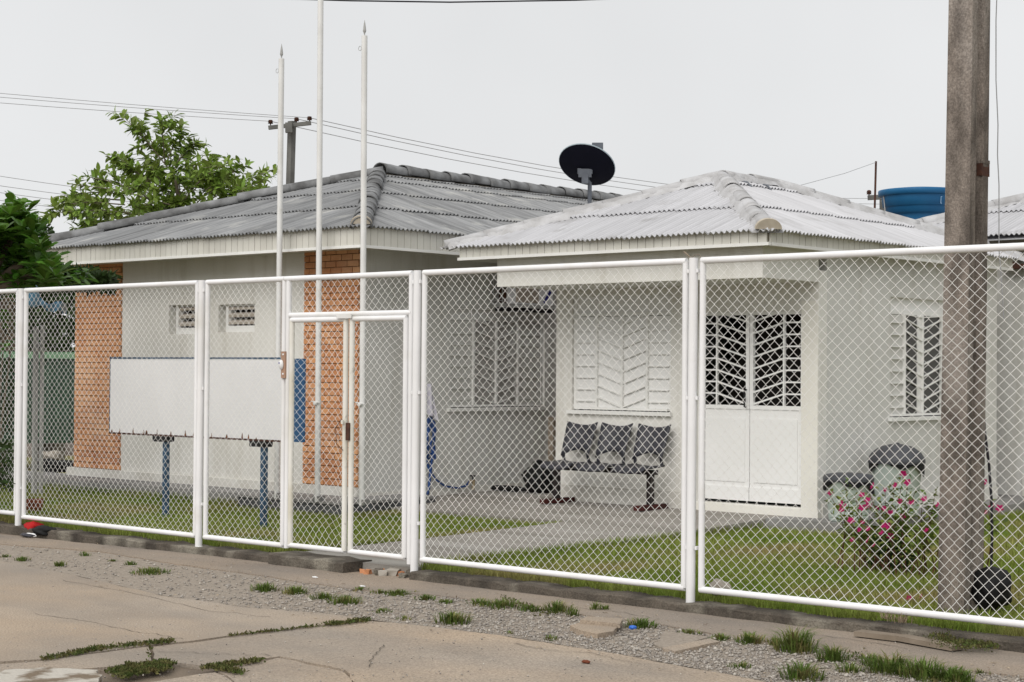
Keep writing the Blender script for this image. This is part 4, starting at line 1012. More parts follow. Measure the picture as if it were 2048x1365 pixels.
for k in range(5): a = k*1.257; b.add([(p.x, p.y, .11), (p.x+.03*math.cos(a-.3), p.y+.03*math.sin(a-.3), .125), (p.x+.045*math.cos(a), p.y+.045*math.sin(a), .12), (p.x+.03*math.cos(a+.3), p.y+.03*math.sin(a+.3), .125)], [(0,1,2,3)])
b.tube([(p.x, p.y, .04), (p.x, p.y, .11)], .004, 5); fl = b.build('flower', 'petal'); tag(fl, 'single red flower at the lawn edge beside the gate post', 'flower')

# concrete double-T pole
PP = thing('utility_pole', (-5.30, 10.36, 0), 'tall weathered concrete pole of double T section standing behind the fence', 'utility pole')
def tpole(mb, c, lean, z0, z1, w0, d0, w1, d1, rec):
    v = []; n = 10; prof = [(-1,-1),(1,-1),(1,-.42),(1-rec,-.28),(1-rec,.28),(1,.42),(1,1),(-1,1),(-1,.42),(-1+rec,.28),(-1+rec,-.28),(-1,-.42)]
    k = len(prof)
    for i in range(n+1):
        t = i/n; z = z0+(z1-z0)*t
        for (a, b) in prof: v.append((c[0]+lean[0]*t+a*(w0+(w1-w0)*t)/2, c[1]+lean[1]*t+b*(d0+(d1-d0)*t)/2, z))
    f = []
    for i in range(n):
        for j in range(k): f.append((i*k+j, i*k+(j+1) % k, (i+1)*k+(j+1) % k, (i+1)*k+j))
    f.append(tuple(n*k+j for j in range(k))); mb.add(v, f); return mb
pc = Vector((-5.30, 10.36, 0)); tpq = onY(1939, 0, 10.36); zt_ = 9.0; lx = (tpq.x-pc.x)*(zt_/tpq.z)
tpole(MB(), pc, (lx, 0), -.1, zt_, .185, .265, .15, .215, .42).build('shaft', 'pole_conc', PP)
for (xx, yy) in ((1952, 345),):
    q = onX(xx, yy, pc.x+.06); MB().box((q.x-.03+lx*q.z/zt_, q.y-.055, q.z-.03), (q.x+.028+lx*q.z/zt_, q.y+.055, q.z+.05)).build('rib', 'rust_dark', PP)  # dark box put in for the shade of the hole below the ledge
    MB().box((q.x-.03+lx*q.z/zt_, q.y-.055, q.z+.051), (q.x+.03+lx*q.z/zt_, q.y+.055, q.z+.075)).build('rib', 'pole_conc', PP)
def cable(name, pts, r, m, label, cat='cable', group=None, k=6, smooth=True):
    b = MB(); b.tube(pts, r, k); o = b.build(name, m, None, smooth); return tag(o, label, cat, group)
yc = 10.50
cable('cable', [onY(1966, 395, yc), onY(1967, 480, yc), onY(1968, 600, yc), onY(1967, 800, yc), onY(1969, 860, yc), onY(1978, 930, yc), onY(1983, 1000, yc), onY(1984, 1080, yc), onY(1982, 1150, yc)], .009, 'cable', 'thick black cable running down beside the concrete pole')
cable('cable', [onY(1995, -40, yc), onY(1992, 40, yc), onY(1992, 160, yc), onY(1996, 250, yc), onY(1995, 310, yc), onY(1998, 370, yc), onY(1998, 500, yc), onY(2003, 560, yc), onY(2008, 640, yc)], .0035, 'cable_gray', 'thin wavy wire hanging right of the concrete pole')
p = onY(1978, 1180, 10.42)
tag(lump('black_bucket', (p.x, 10.45, p.z), (.12, .12, .135), 'black_bag', 9, amp=.16), 'round black plastic tub hanging by the cable at pole foot', 'tub')
p = onY(1952, 1180, 10.5)
tag(lump('black_bag', (p.x, 10.52, p.z-.02), (.10, .12, .15), 'black_bag', 12, amp=.12), 'crumpled black bag wedged against the foot of concrete pole', 'bag')

# ---------------------------------------------------------------- on and behind the roofs
# satellite dish
bp_ = bFL.lerp(apB, .53); SD = thing('satellite_dish', bp_, 'black satellite dish seen from behind on the white roof', 'satellite dish')
dc = bp_ + Vector((0, 0, 0)); Dd = (bp_-Vector((0, 0, CZ))).dot(Vector(Fv)); cdish = onD(1174, 330, Dd)
nrm = Vector(.80*(.31*Rv+.95*Uv)+.60*Fv).normalized()
R0 = .312; prof = [(0, -.085), (.06, -.082), (.12, -.071), (.18, -.054), (.24, -.032), (.29, -.010), (R0, 0.0)]
b = MB(); b.lathe(cdish, prof+[(R0-.004, .004), (.28, .0), (.2, -.035), (.1, -.065), (0, -.075)], 40, axis=nrm); b.build('reflector', 'dish_back', SD, True)
b = MB(); b.lathe(cdish, [(R0-.002, -.005), (R0+.004, 0), (R0+.003, .007), (R0-.003, .006)], 40, axis=nrm); b.build('rim', 'dish_rim', SD, True)
hb = cdish-nrm*.10
b = MB(); b.tube([bp_+Vector((0, 0, -.05)), Vector((bp_.x, bp_.y, hb.z-.12)), Vector((hb.x, hb.y, hb.z-.07))], .024, 10); b.build('mast', 'dish_metal', SD, True)
e1 = Vector(Rv)
b = MB(); b.obox(hb+Vector((0, 0, -.02)), e1*.07, Vector(Uv)*.045, Vector(Fv)*.02); b.obox(hb+Vector((0, 0, -.085)), e1*.035, Vector(Uv)*.05, Vector(Fv)*.025); b.build('bracket', 'dish_metal', SD)
for s_ in (-1, 1): MB().obox(hb+e1*s_*.06+Vector((0, 0, .0)), e1*.02, Vector(Uv)*.03, Vector(Fv)*.015).build('bracket_ear', 'dish_metal', SD)
lnb = onD(1195, 293, Dd+.28)
b = MB(); b.tube([cdish-nrm*.0-Vector(Uv)*.2+nrm*.03, lnb-Vector(Uv)*.05], .012, 6); b.build('arm', 'dish_metal', SD)
b = MB(); b.obox(lnb, e1*.06, Vector(Uv)*.035, Vector(Fv)*.05); b.obox(lnb-Vector(Uv)*.05, e1*.025, Vector(Uv)*.02, Vector(Fv)*.02); b.build('receiver', 'dish_metal', SD)
# blue water tank behind the roof
TKD = 24.5; tl, tr = onD(1765, 385, TKD), onD(1905, 385, TKD); tcx = onD(1838, 384, TKD+.0)
TK = thing('water_tank', (tcx.x, tcx.y, tcx.z-1), 'blue plastic water tank with stepped sides behind the white roof', 'water tank')
rt = .53; pz0 = tcx.z
b = MB(); b.lathe((tcx.x, tcx.y, pz0), [(0, .045), (rt*.6, .04), (rt+.03, .012), (rt+.035, .0), (rt+.03, -.065), (rt-.005, -.075)], 48); b.build('lid', 'tank_blue', TK, True)
b = MB(); b.lathe((tcx.x, tcx.y, pz0), [(rt-.012, -.07), (rt-.03, -.22), (rt-.05, -.225), (rt-.06, -.235), (rt-.065, -.315), (rt-.12, -.325), (rt-.125, -.34), (rt-.16, -.9), (0, -.9)], 48); b.build('body', 'tank_blue', TK, True)
MB().box((tcx.x-.6, tcx.y-.6, .05), (tcx.x+.6, tcx.y+.6, pz0-.9)).build('stand', 'back_wall', TK)
def on_tank(txt, px, size):
    cu = bpy.data.curves.new('lettering', 'FONT'); cu.body = txt; cu.size = size; cu.extrude = 0
    to = bpy.data.objects.new('tmp', cu); C.objects.link(to); bpy.context.view_layer.update()
    me = bpy.data.meshes.new_from_object(to.evaluated_get(bpy.context.evaluated_depsgraph_get())); bpy.data.objects.remove(to)
    p = onD(px, 402, TKD); e = Vector((p.x-tcx.x, p.y-tcx.y, 0)); rad = rt-.005; sx = min(.98, e.dot(Vector((_r[0], _r[1], 0)))/rad)
    a0 = math.asin(sx)
    for q in me.vertices:
        a = a0+q.co.x/rad; h = pz0-.185+q.co.y; rr_ = rad+.006-.1*(pz0-.07-h)
        dirv = Vector((_r[0], _r[1], 0))*math.sin(a)-Vector((-math.sin(YAW), math.cos(YAW), 0))*math.cos(a)
        q.co = Vector((tcx.x, tcx.y, h))+dirv*rr_
    me.materials.append(MATS['tank_mark']); _link(bpy.data.objects.new('lettering', me), TK)
on_tank('[', 1863, .11); on_tank('DRI', 1875, .075)
b = MB(); b.tube([onD(1766, 384, TKD-.1), onD(1768, 400, TKD-.1), onD(1771, 430, TKD-.1)], .008, 6); b.build('strap', 'gray_post', TK)
# thin mast with its guy wire
MD = 23.0; am = thing('antenna_mast', onD(1749, 410, MD), 'thin rusty mast rising behind the white roof left of tank', 'mast')
b = MB(); b.tube([onD(1748, 470, MD), onD(1752, 323, MD)], .014, 8); b.build('rod', 'rust_dark', am, True)
cable('guy_wire', [onD(1752, 325, MD), onD(1690, 347, MD-.8), onD(1590, 374, MD-2.2)], .003, 'cable_gray', 'fine guy wire from the thin mast down to the roof', 'wire')
fp = thing('crossarm', onD(1752, 394, 60), 'far grey crossarm with one insulator left of blue tank', 'crossarm')
b = MB(); b.bar(onD(1736, 396, 60), onD(1775, 394, 60), .16); b.build('beam', 'pole_gray', fp)
b = MB(); b.bar(onD(1771, 394, 60.5), onD(1771, 700, 60.5), .3); b.build('pole', 'pole_gray', fp)
b = MB(); q = onD(1738, 393, 60); b.lathe(q, [(.02, 0), (.02, .06), (.09, .07), (.06, .12), (.09, .13), (.06, .2), (.0, .22)], 10); b.build('insulator', 'rust_dark', fp, True)
# far pole with crossarm, insulators and wires
UD = 46.0; UP = thing('utility_pole', onD(577, 720, UD), 'distant grey pole with crossarm and three insulators above the grey roof', 'utility pole')
b = MB(); b.bar(onD(570, 720, UD), onD(584, 243, UD), .17, t=.15); b.build('shaft', 'pole_gray', UP)
b = MB(); b.bar(onD(537, 256, UD-.25), onD(622, 246.5, UD-.25), .10); b.build('crossarm', 'pole_gray', UP)
b = MB(); q = onD(578, 256, UD-.3); b.obox(q, Vector(Rv)*.09, Vector(Uv)*.13, Vector(Fv)*.08); b.build('clamp', 'pole_gray', UP)
ins = [(541, 248), (593, 243), (619, 241)]
for (x, y) in ins:
    q = onD(x, y, UD-.25); b = MB(); b.lathe(q, [(.015, -.06), (.015, .0), (.07, .005), (.055, .04), (.07, .045), (.055, .08), (.06, .09), (.04, .10), (0, .105)], 10); b.build('insulator', 'rust_dark', UP, True)
def wire(x0, y0, d0, x1, y1, d1, sag, r, lab, grp):
    a, b2 = onD(x0, y0, d0), onD(x1, y1, d1); pts = []
    for k in range(13): t = k/12; q = a.lerp(b2, t); q.z -= sag*4*t*(1-t); pts.append(q)
    return cable('power_line', pts, r, 'cable_gray', lab, 'power line', grp, 4)
for i, ((x, y), yl, (xr, yr)) in enumerate(zip(ins, (207, 192, 179), ((1420, 365), (1420, 355), (1420, 343)))):
    nm = ('lowest', 'middle', 'topmost')[i]
    wire(-900, yl-86, 42, x, y-5, UD-.25, .12, .007, nm+' of three upper power lines left of the distant pole', 'upper power lines')
    wire(x, y-5, UD-.25, 1900, yr+50, 80, .8, .009, nm+' of three power lines right of the distant pole', 'upper power lines')
for i, (yl, yr) in enumerate(((350, 372), (370, 388), (384, 398), (400, 410))):
    wire(-60, yl-7, 52, 760, 420+i*10, 58, .25, .008, ('first', 'second', 'third', 'fourth')[i]+' from top of four low power lines behind the leafy tree', 'low power lines')
cable('power_line', [onD(-2600, -420, 19), onD(-900, -110, 22), onD(380, -8, 24), onD(700, 2, 24.5), onD(900, 5, 25), onD(1150, 1, 25.5), onD(1400, -8, 26), onD(2400, -110, 28), onD(4200, -480, 31)], .012, 'cable', 'dark cable sagging into the very top of the sky', 'power line', None, 5)

# ---------------------------------------------------------------- foliage
def leaf_mesh(name, P, D, Nn, L, Wd, m, fold=.25):
    # P base, D direction, Nn side vector, all (N,3)
    N = len(P); D = D/np.linalg.norm(D, axis=1, keepdims=True); S = np.cross(D, Nn); S /= (np.linalg.norm(S, axis=1, keepdims=True)+1e-9); U = np.cross(S, D)
    L = L[:, None]; Wd = Wd[:, None]
    mid = P+D*L*.52
    V = np.stack([P, mid+S*Wd*.5+U*Wd*fold, P+D*L-U*L*.12, mid-S*Wd*.5+U*Wd*fold, mid-U*Wd*.02], 1)
    return np_mesh(name, V, 5, [(0, 1, 4), (1, 2, 4), (2, 3, 4), (3, 0, 4)], m, RNG.random(N))
def round_leaf_mesh(name, P, D, Nn, L, Wd, m, fold=.12, sh=((.3, .24), (.62, .48), (.87, .40))):
    N = len(P); D = D/np.linalg.norm(D, axis=1, keepdims=True); S = np.cross(D, Nn); S /= (np.linalg.norm(S, axis=1, keepdims=True)+1e-9); U = np.cross(S, D)
    L = L[:, None]; Wd = Wd[:, None]; q = lambda t, s_: P+D*L*t+S*Wd*s_+U*(Wd*fold*abs(s_)*2-L*.10*t*t)
    V = np.stack([P]+[q(a, b) for a, b in sh]+[q(1.0, 0)]+[q(a, -b) for a, b in sh[::-1]], 1)
    return np_mesh(name, V, 8, [(0, 1, 7), (1, 2, 7), (2, 6, 7), (2, 3, 6), (3, 5, 6), (3, 4, 5)], m, RNG.random(N))
def rnorm(n): a = RNG.normal(size=(n, 3)); return a/np.linalg.norm(a, axis=1, keepdims=True)

# broad tree behind the grey roof
TD = 29.0
TREE = thing('leafy_tree', onD(360, 760, TD), 'leafy green tree with open spreading branches behind the grey roof', 'tree')
shoots = [(335,335,243,230),(330,330,322,240),(335,320,366,252),(320,305,270,250),(350,330,396,285),(345,345,375,292),(330,350,290,320),(340,330,300,290),
 (345,400,208,308),(330,380,222,320),(300,370,230,310),(340,410,135,368),(260,380,168,352),(260,388,106,395),(220,402,100,428),(240,400,135,404),(250,422,140,440),
 (300,440,148,462),(270,445,180,460),(330,432,205,430),(320,400,250,350),(300,400,240,370),(330,420,260,410),(310,450,215,470),
 (350,400,430,322),(380,380,470,318),(400,390,500,328),(420,400,532,345),(430,420,553,350),(430,430,512,398),(400,430,475,402),(380,440,455,425),(365,430,405,462),
 (350,420,302,332),(350,420,335,352),(355,430,382,372),(342,440,300,400),(362,450,425,440),(370,400,410,350),(390,410,440,370),(400,400,460,350),(420,410,490,370),(440,420,530,375),
 (350,445,330,400),(345,440,365,400),(355,450,310,430),(360,455,390,420),(370,460,350,465),(360,455,280,455),(380,455,470,440),(340,380,310,345),(360,380,350,330),(370,370,400,320),(385,385,425,345),(300,445,160,455),(280,430,120,425),(250,410,115,410),(430,430,540,380),(420,430,520,410),(390,440,500,425),(330,450,240,465),(360,445,420,460)]
P, D, Sx = [], [], []; tw = MB(); rr = random.Random(7)
def shoot(a, b, nl, sub):
    d = (b-a); L = d.length; dn = d.normalized()
    tw.tube([a, a.lerp(b, .5)+Vector((0, 0, .04*L)), b], [.012, .009, .004], 4, False) if sub == 0 else tw.tube([a, b], [.006, .003], 3, False)
    for k in range(nl):
        t = .22+.78*(k+rr.random()*.5)/nl; p = a.lerp(b, t)+Vector((0, 0, .04*L*4*t*(1-t)))
        side = Vector((rr.gauss(0, 1), rr.gauss(0, 1), rr.gauss(0, .35))); side -= dn*side.dot(dn)
        dd = dn*.55+side.normalized()*.9+Vector((0, 0, -.22))
        P.append(p); D.append(dd); Sx.append(Vector((rr.gauss(0, .35), rr.gauss(0, .35), 1)))
    if sub < 1:
        for k in range(4):
            t = rr.uniform(.25, .9); p = a.lerp(b, t)
            dd = (dn*.6+Vector((rr.gauss(0, .6), rr.gauss(0, .6), rr.gauss(.1, .35)))).normalized()*rr.uniform(.18, .42); shoot(p, p+dd, 16, sub+1)
for (x0, y0, x1, y1) in shoots:
    dj = rr.gauss(0, .9); a = onD(x0, y0, TD+dj*.4); b2 = onD(x1, y1, TD+dj); shoot(a, b2, 30, 0)
base_ = onD(375, 560, TD)
for q in ((340, 400), (300, 420), (400, 410), (350, 350), (430, 425), (360, 440)): tw.tube([base_, onD(370, 490, TD), onD(q[0], q[1], TD)], [.09, .06, .025], 6, False)
P = np.array(P); D = np.array(D); Sx = np.array(Sx); N = len(P)
o = bpy.data.objects.new('crown', round_leaf_mesh('crown', P, D, Sx, RNG.uniform(.12, .20, N), RNG.uniform(.055, .08, N), 'leaf_mid', .2, ((.2, .33), (.5, .5), (.8, .3)))); _link(o, TREE)
tw.build('branches', 'twig', TREE, True)
b = MB(); g0 = onD(385, 760, TD); b.tube([(g0.x, g0.y, 0), (g0.x, g0.y, 1.6), base_], [.17, .14, .09], 10); b.build('trunk', 'bark', TREE, True)

# broad-leaved tree at the left edge, in front of the house
AD = 19.0
AT = thing('broadleaf_tree', onD(-40, 1000, AD), 'dark tree with large glossy leaves at the left edge over the roof corner', 'tree')
P, D, Sx, LL = [], [], [], []
rr = random.Random(9)
def rosette(c, n, s, up):
    for k in range(n):
        a = 6.283*k/n+rr.uniform(-.25, .25); d = Vector((math.cos(a)+rr.gauss(0, .3), math.sin(a)+rr.gauss(0, .3), rr.uniform(-.3, .9)+up)); P.append(c); D.append(d); Sx.append(Vector((rr.gauss(0, .2), rr.gauss(0, .2), 1))); LL.append(s*rr.uniform(.5, 1.15))
def crown_top(x): return float(np.interp(x, [-400, -200, -60, 0, 30, 60, 80, 105, 125, 140], [380, 370, 400, 425, 402, 425, 455, 480, 505, 560]))
cnt = 0
for i in range(1500):
    x = rr.uniform(-330, 132); yt = crown_top(x); y = yt+10+abs(rr.gauss(0, 1))*75
    if y > 585 - max(0, x-40)*.2 or (x > 110 and y > 560): continue
    if (x > 72 and y < 512) or x > 98 or (x > 70 and y > 575): continue
    c = onD(x, y, AD+rr.uniform(-.7, 1.0)+(.4 if y > yt+60 else 0)); rosette(c, rr.randint(6, 9), .165, .1)
for (x, y) in ((30, 408), (38, 415), (20, 430), (55, 425), (68, 470), (80, 490), (88, 505), (98, 520), (95, 540), (112, 552), (60, 500), (10, 460), (45, 460), (85, 505), (105, 535), (90, 560), (75, 530)):
    rosette(onD(x, y, AD-1.0+rr.uniform(-.2, .2)), 9, .20, .35)
# darker hanging leaves shading the brick strip
for i in range(150):
    x = rr.uniform(90, 175); y = rr.uniform(540, 570); rosette(onD(x, y, AD+rr.uniform(.2, 1.6)), 6, .15, -.3) if rr.random() < (185-x)/150 else None
# a few lower fronds through the fence
for i in range(110):
    x = rr.uniform(-200, 40); y = rr.uniform(560, 700); rosette(onD(x, y, AD+rr.uniform(-.6, 1.2)), 6, .14, -.1) if rr.random() < .55 else None
P = np.array(P); D = np.array(D); Sx = np.array(Sx); LL = np.array(LL); N = len(P)
o = bpy.data.objects.new('crown', round_leaf_mesh('crown', P, D, Sx, LL*1.05, LL*.50, 'leaf_almond', .12)); _link(o, AT)
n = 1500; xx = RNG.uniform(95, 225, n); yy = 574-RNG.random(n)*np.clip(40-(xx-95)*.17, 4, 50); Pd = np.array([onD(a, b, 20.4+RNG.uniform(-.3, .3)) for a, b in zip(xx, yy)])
_link(bpy.data.objects.new('inner_foliage', leaf_mesh('inner_foliage', Pd, rnorm(n), rnorm(n), RNG.uniform(.08, .16, n), RNG.uniform(.05, .09, n), 'leaf_dark')), AT)  # leaves coloured near black to stand in for shade over the brick
g0 = onD(-60, 1000, AD); b = MB(); b.tube([(g0.x, g0.y, 0), (g0.x, g0.y, 1.3), onD(-40, 620, AD), onD(-30, 520, AD)], [.16, .13, .10, .06], 10)
for q in ((40, 450), (90, 500), (-150, 450), (10, 430), (100, 545), (-80, 420)): b.tube([onD(-40, 600, AD), onD((q[0]-40)/2, (q[1]+580)/2, AD), onD(q[0], q[1], AD)], [.07, .05, .02], 6, False)
b.build('trunk', 'bark', AT, True)
# fully dark round tree far behind
FT = thing('round_tree', onD(60, 740, 34), 'dark rounded tree far behind, between roof and broadleaf tree', 'tree')
n = 5200; u = rnorm(n)*np.cbrt(RNG.uniform(.35, 1, n))[:, None]; cc = np.array(onD(55, 505, 34)); Pn = cc+u*np.array([.62, .62, .72])*1.0
o = bpy.data.objects.new('crown', leaf_mesh('crown', Pn, rnorm(n), rnorm(n), RNG.uniform(.05, .1, n), RNG.uniform(.03, .06, n), 'leaf_dark')); _link(o, FT)
b = MB(); q = onD(55, 740, 34); b.tube([(q.x, q.y, 0), tuple(cc)], [.1, .06], 8); b.build('trunk', 'bark', FT, True)

# ---------------------------------------------------------------- yard beyond the left end of the house
q = onD(0, 800, 31); bw = MB()
b0, b1 = onD(-500, 700, 30), onD(260, 700, 33)
b0.z = b1.z = 0; d = (b1-b0).normalized(); nv = Vector((-d.y, d.x, 0))
bw.add([b0, b1, b1+nv*.2, b0+nv*.2]+[p+Vector((0, 0, 1.95)) for p in (b0, b1, b1+nv*.2, b0+nv*.2)], [(0,1,5,4),(1,2,6,5),(2,3,7,6),(3,0,4,7),(4,5,6,7)])
tag(bw.build('boundary_wall', 'back_wall'), 'stained grey brown yard wall seen past the left end of house', 'wall')
# green container
GC = thing('green_container', onD(100, 870, 26), 'green ribbed container with pale green rim left of the brick strip', 'container')
a0, a1 = onD(-90, 705, 25.5), onD(150, 708, 26.5); gb0 = onD(-90, 850, 25.5).z
dv = Vector((a1.x-a0.x, a1.y-a0.y, 0)); Lc = dv.length; dv.normalize(); nv = Vector((-dv.y, dv.x, 0)); zt_ = a0.z+.02
def cbox(mb, u0, u1, w0, w1, z0, z1):
    P4 = [Vector((a0.x, a0.y, 0))+dv*u+nv*w_ for u, w_ in ((u0, w0), (u1, w0), (u1, w1), (u0, w1))]
    mb.add([p+Vector((0, 0, z0)) for p in P4]+[p+Vector((0, 0, z1)) for p in P4], [(0,3,2,1),(4,5,6,7),(0,1,5,4),(1,2,6,5),(2,3,7,6),(3,0,4,7)]); return mb
cbox(MB(), 0, Lc, 0, 1.2, .45, zt_-.1).build('body', 'container_green', GC)
cbox(MB(), -.03, Lc+.03, -.05, 1.25, zt_-.099, zt_).build('rim', 'container_rim', GC)
for k in range(12): cbox(MB(), Lc*k/12+.03, Lc*k/12+.07, -.03, -.001, .45, zt_-.1).build('rib', 'container_green', GC)
for u in (.1, Lc-.25): cbox(MB(), u, u+.15, .1, 1.1, 0, .449).build('foot', 'back_wall', GC)
# grey gate frame
GF = thing('metal_gateway', onD(76, 930, 21), 'pair of grey upright bars standing left of the brick strip', 'gateway')
for (x, yt, wd) in ((69, 655, .05), (82, 650, .035)):
    t_, b_2 = onD(x+1, yt, 21), onD(x, 930, 21); MB().bar((b_2.x, b_2.y, 0), (b_2.x, b_2.y, t_.z), wd).build('upright', 'gray_post', GF)
MB().bar(onD(66, 700, 21), onD(86, 699, 21), .03).build('rail', 'gray_post', GF)
# blue tarp strip
v = []; f = []; nx = 14; q0, q1 = onD(52, 592, 22), onD(128, 612, 22.6)
for i in range(nx+1):
    t = i/nx; p = q0.lerp(q1, t); top = p.z+.04*math.sin(t*9)+(.12 if t < .25 else 0); bot = p.z-.10-.03*math.sin(t*13)
    v += [(p.x, p.y, top), (p.x+.05*math.sin(t*17), p.y-.05*math.cos(t*15), (top+bot)/2), (p.x, p.y, bot)]
n = len(v); v += [(a+.02, b+.03, c) for a, b, c in v]
for i in range(nx):
    for k in range(2): a = i*3+k; f += [(a, a+1, a+4, a+3), (n+a+1, n+a, n+a+3, n+a+4)]
tag(MB().add(v, f).build('tarp', 'tarp_blue', None, True), 'crumpled blue tarp strip strung behind the fence at far left', 'tarp')
def bushy(name, px, D_, n, m, ls, lab, cat, trunk=True):
    t = thing(name, onD(px[0]+(px[2]-px[0])/2, px[3], D_), lab, cat)
    xx = RNG.uniform(px[0], px[2], n); yy = RNG.uniform(px[1], px[3], n); Pn = np.array([onD(a, b, D_+RNG.uniform(-.5, .5)) for a, b in zip(xx, yy)])
    me = leaf_mesh('foliage', Pn, rnorm(n), rnorm(n), RNG.uniform(ls*.6, ls*1.3, n), RNG.uniform(ls*.3, ls*.6, n), m); _link(bpy.data.objects.new('foliage', me), t)
    b = MB(); rr = random.Random(n)
    for k in range(7):
        g_ = onD((px[0]+px[2])/2, px[3], D_); b.tube([(g_.x, g_.y, 0.03), onD(rr.uniform(px[0], px[2]), rr.uniform(px[1], px[3]), D_)], [.02, .006], 4, False)
    b.build('stems', 'twig', t); return t
bushy('hedge_tree', (-160, 520, 175, 705), 27.5, 5200, 'leaf_dark', .16, 'dark dense tree behind the far left panels, under the broadleaf tree', 'tree')
bushy('dry_shrub', (-60, 600, 34, 700), 20.5, 420, 'leaf_dry', .12, 'dry pale shrub behind the leftmost fence panel', 'shrub')
bushy('shrub', (-80, 880, 30, 975), 17.5, 700, 'leaf_dark', .09, 'low dark green shrub behind the leftmost fence post', 'shrub')
bushy('shrub', (-80, 720, 36, 870), 21.5, 600, 'leaf_dark', .10, 'tall dark shrub mixed with red flowers behind the leftmost panel', 'shrub')
RF = bpy.data.objects[-1] if False else None
p = onZ(105, 935, .2)
tag(lump('rubble_bag', (p.x, p.y, .36), (.17, .15, .07), 'stone', 17), 'pale sack lying on a dark pile left of the brick strip', 'sack')
p = onZ(108, 940, .2)
tag(lump('dark_pile', (p.x, p.y, .25), (.32, .25, .09), 'cloth_black', 18, amp=.3), 'dark heap of scrap beside the left end of the house', 'heap')
p = onD(66, 968, 18.5)
for k in range(3):
    b = MB(); b.obox((p.x+.02*k, p.y, .075+.05*k), Vector(Rv)*.08, Vector((-Rv[1], Rv[0], 0))*.05, Vector((0, 0, .024))); tag(b.build('loose_brick', 'brick_dark'), ('bottom', 'middle', 'top')[k]+' brick of the small stack on the lawn at far left', 'brick', 'stacked bricks on the lawn')

# flowering bush
FB = thing('flowering_bush', onZ(1800, 1150, LAWN), 'bush with bright magenta flowers behind the right fence panel', 'bush')
g0 = onZ(1800, 1150, LAWN); rr = random.Random(21); st = MB(); P, D, Sx = [], [], []; FP = []
tips = [(1660, 990), (1680, 1025), (1700, 1040), (1712, 1045), (1725, 1012), (1690, 970), (1740, 990), (1755, 1012), (1770, 980), (1790, 973), (1806, 952), (1815, 975), (1830, 985), (1845, 1000), (1870, 990), (1875, 1010), (1850, 1040), (1800, 1030), (1780, 1060), (1760, 1066), (1740, 1082), (1705, 1082), (1700, 1060), (1735, 1040), (1820, 1005), (1790, 1010), (1765, 1030), (1850, 1070), (1870, 1050), (1710, 990), (1830, 1060), (1750, 1095), (1960, 985), (1975, 1010), (1990, 1040), (1935, 1030),(1725,1065),(1745,1055),(1685,1005),(1860,1025)]
Yb0 = g0.y
for (x, y) in tips:
    e = onY(x, y, Yb0+rr.uniform(-.35, .35)); s0 = Vector((g0.x*.3+e.x*.7+rr.uniform(-.1, .1), Yb0+rr.uniform(-.2, .2), LAWN)); mid = s0.lerp(e, .5)+Vector((rr.uniform(-.08, .08), rr.uniform(-.08, .08), .06))
    st.tube([s0, mid, e], [.006, .004, .002], 4, False)
    for k in range(32):
        t = rr.uniform(.3, 1); p = (s0.lerp(mid, t*2) if t < .5 else mid.lerp(e, t*2-1)); P.append(p+Vector((rr.gauss(0, .025), rr.gauss(0, .025), rr.gauss(0, .02)))); D.append(Vector((rr.gauss(0, 1), rr.gauss(0, 1), rr.gauss(.3, .5)))); Sx.append(Vector((rr.gauss(0, .4), rr.gauss(0, .4), 1)))
    FP.append(e)
P = np.array(P); D = np.array(D); Sx = np.array(Sx); N = len(P)
_link(bpy.data.objects.new('foliage', leaf_mesh('foliage', P, D, Sx, RNG.uniform(.04, .085, N), RNG.uniform(.018, .036, N), 'leaf_flower_bush')), FB)
st.build('stems', 'twig_red', FB)
fls = [(1661, 986), (1724, 990), (1722, 982), (1745, 972), (1735, 1010), (1755, 1016), (1724, 1016), (1770, 980), (1790, 971), (1807, 948), (1815, 965), (1800, 1003), (1822, 1006), (1805, 1033), (1848, 998), (1875, 1010), (1702, 1041), (1683, 1008), (1683, 1020), (1725, 1045), (1736, 1058), (1763, 1066), (1781, 1073), (1705, 1080), (1735, 1080), (1748, 1090), (1852, 1061), (1766, 1052), (1780, 1025), (1735, 1000), (1742, 1013), (1818, 1197), (1842, 1194), (1970, 964), (1999, 1017), (1972, 1025), (1983, 1012), (1768, 1017), (1775, 1052), (1690,1012),(1718,1060)]
Pn, Dn, Ln = [], [], []
for i, (x, y) in enumerate(fls):
    c = onY(x, y, Yb0-.25+rr.uniform(-.1, .1)) if y < 1150 else onY(x, y, 10.6)
    nrm_ = (Vector((0, -.8, .5))+Vector((rr.gauss(0, .4), rr.gauss(0, .3), rr.gauss(0, .3)))).normalized(); t1 = nrm_.cross(Vector((0, 0, 1))).normalized(); t2 = nrm_.cross(t1); s_ = rr.uniform(.021, .035)
    b = MB(); v = [c]; f = []
    for k in range(10):
        a = 6.283*k/10+.3; r_ = s_*(1.0 if k % 2 == 0 else .62); v.append(c+t1*math.cos(a)*r_+t2*math.sin(a)*r_+nrm_*(.006 if k % 2 == 0 else -.002))
    f = [(0, 1+k, 1+(k+1) % 10) for k in range(10)]; b.add(v, f); b.build('flower', 'petal', FB)
# dark clump of leaves at its foot
n = 300; cc = onY(1785, 1105, Yb0); Pn = np.array(cc)+RNG.normal(size=(n, 3))*np.array([.09, .09, .09])
_link(bpy.data.objects.new('foliage', leaf_mesh('foliage', Pn, rnorm(n), rnorm(n), RNG.uniform(.04, .08, n), RNG.uniform(.015, .03, n), 'leaf_dark')), FB)

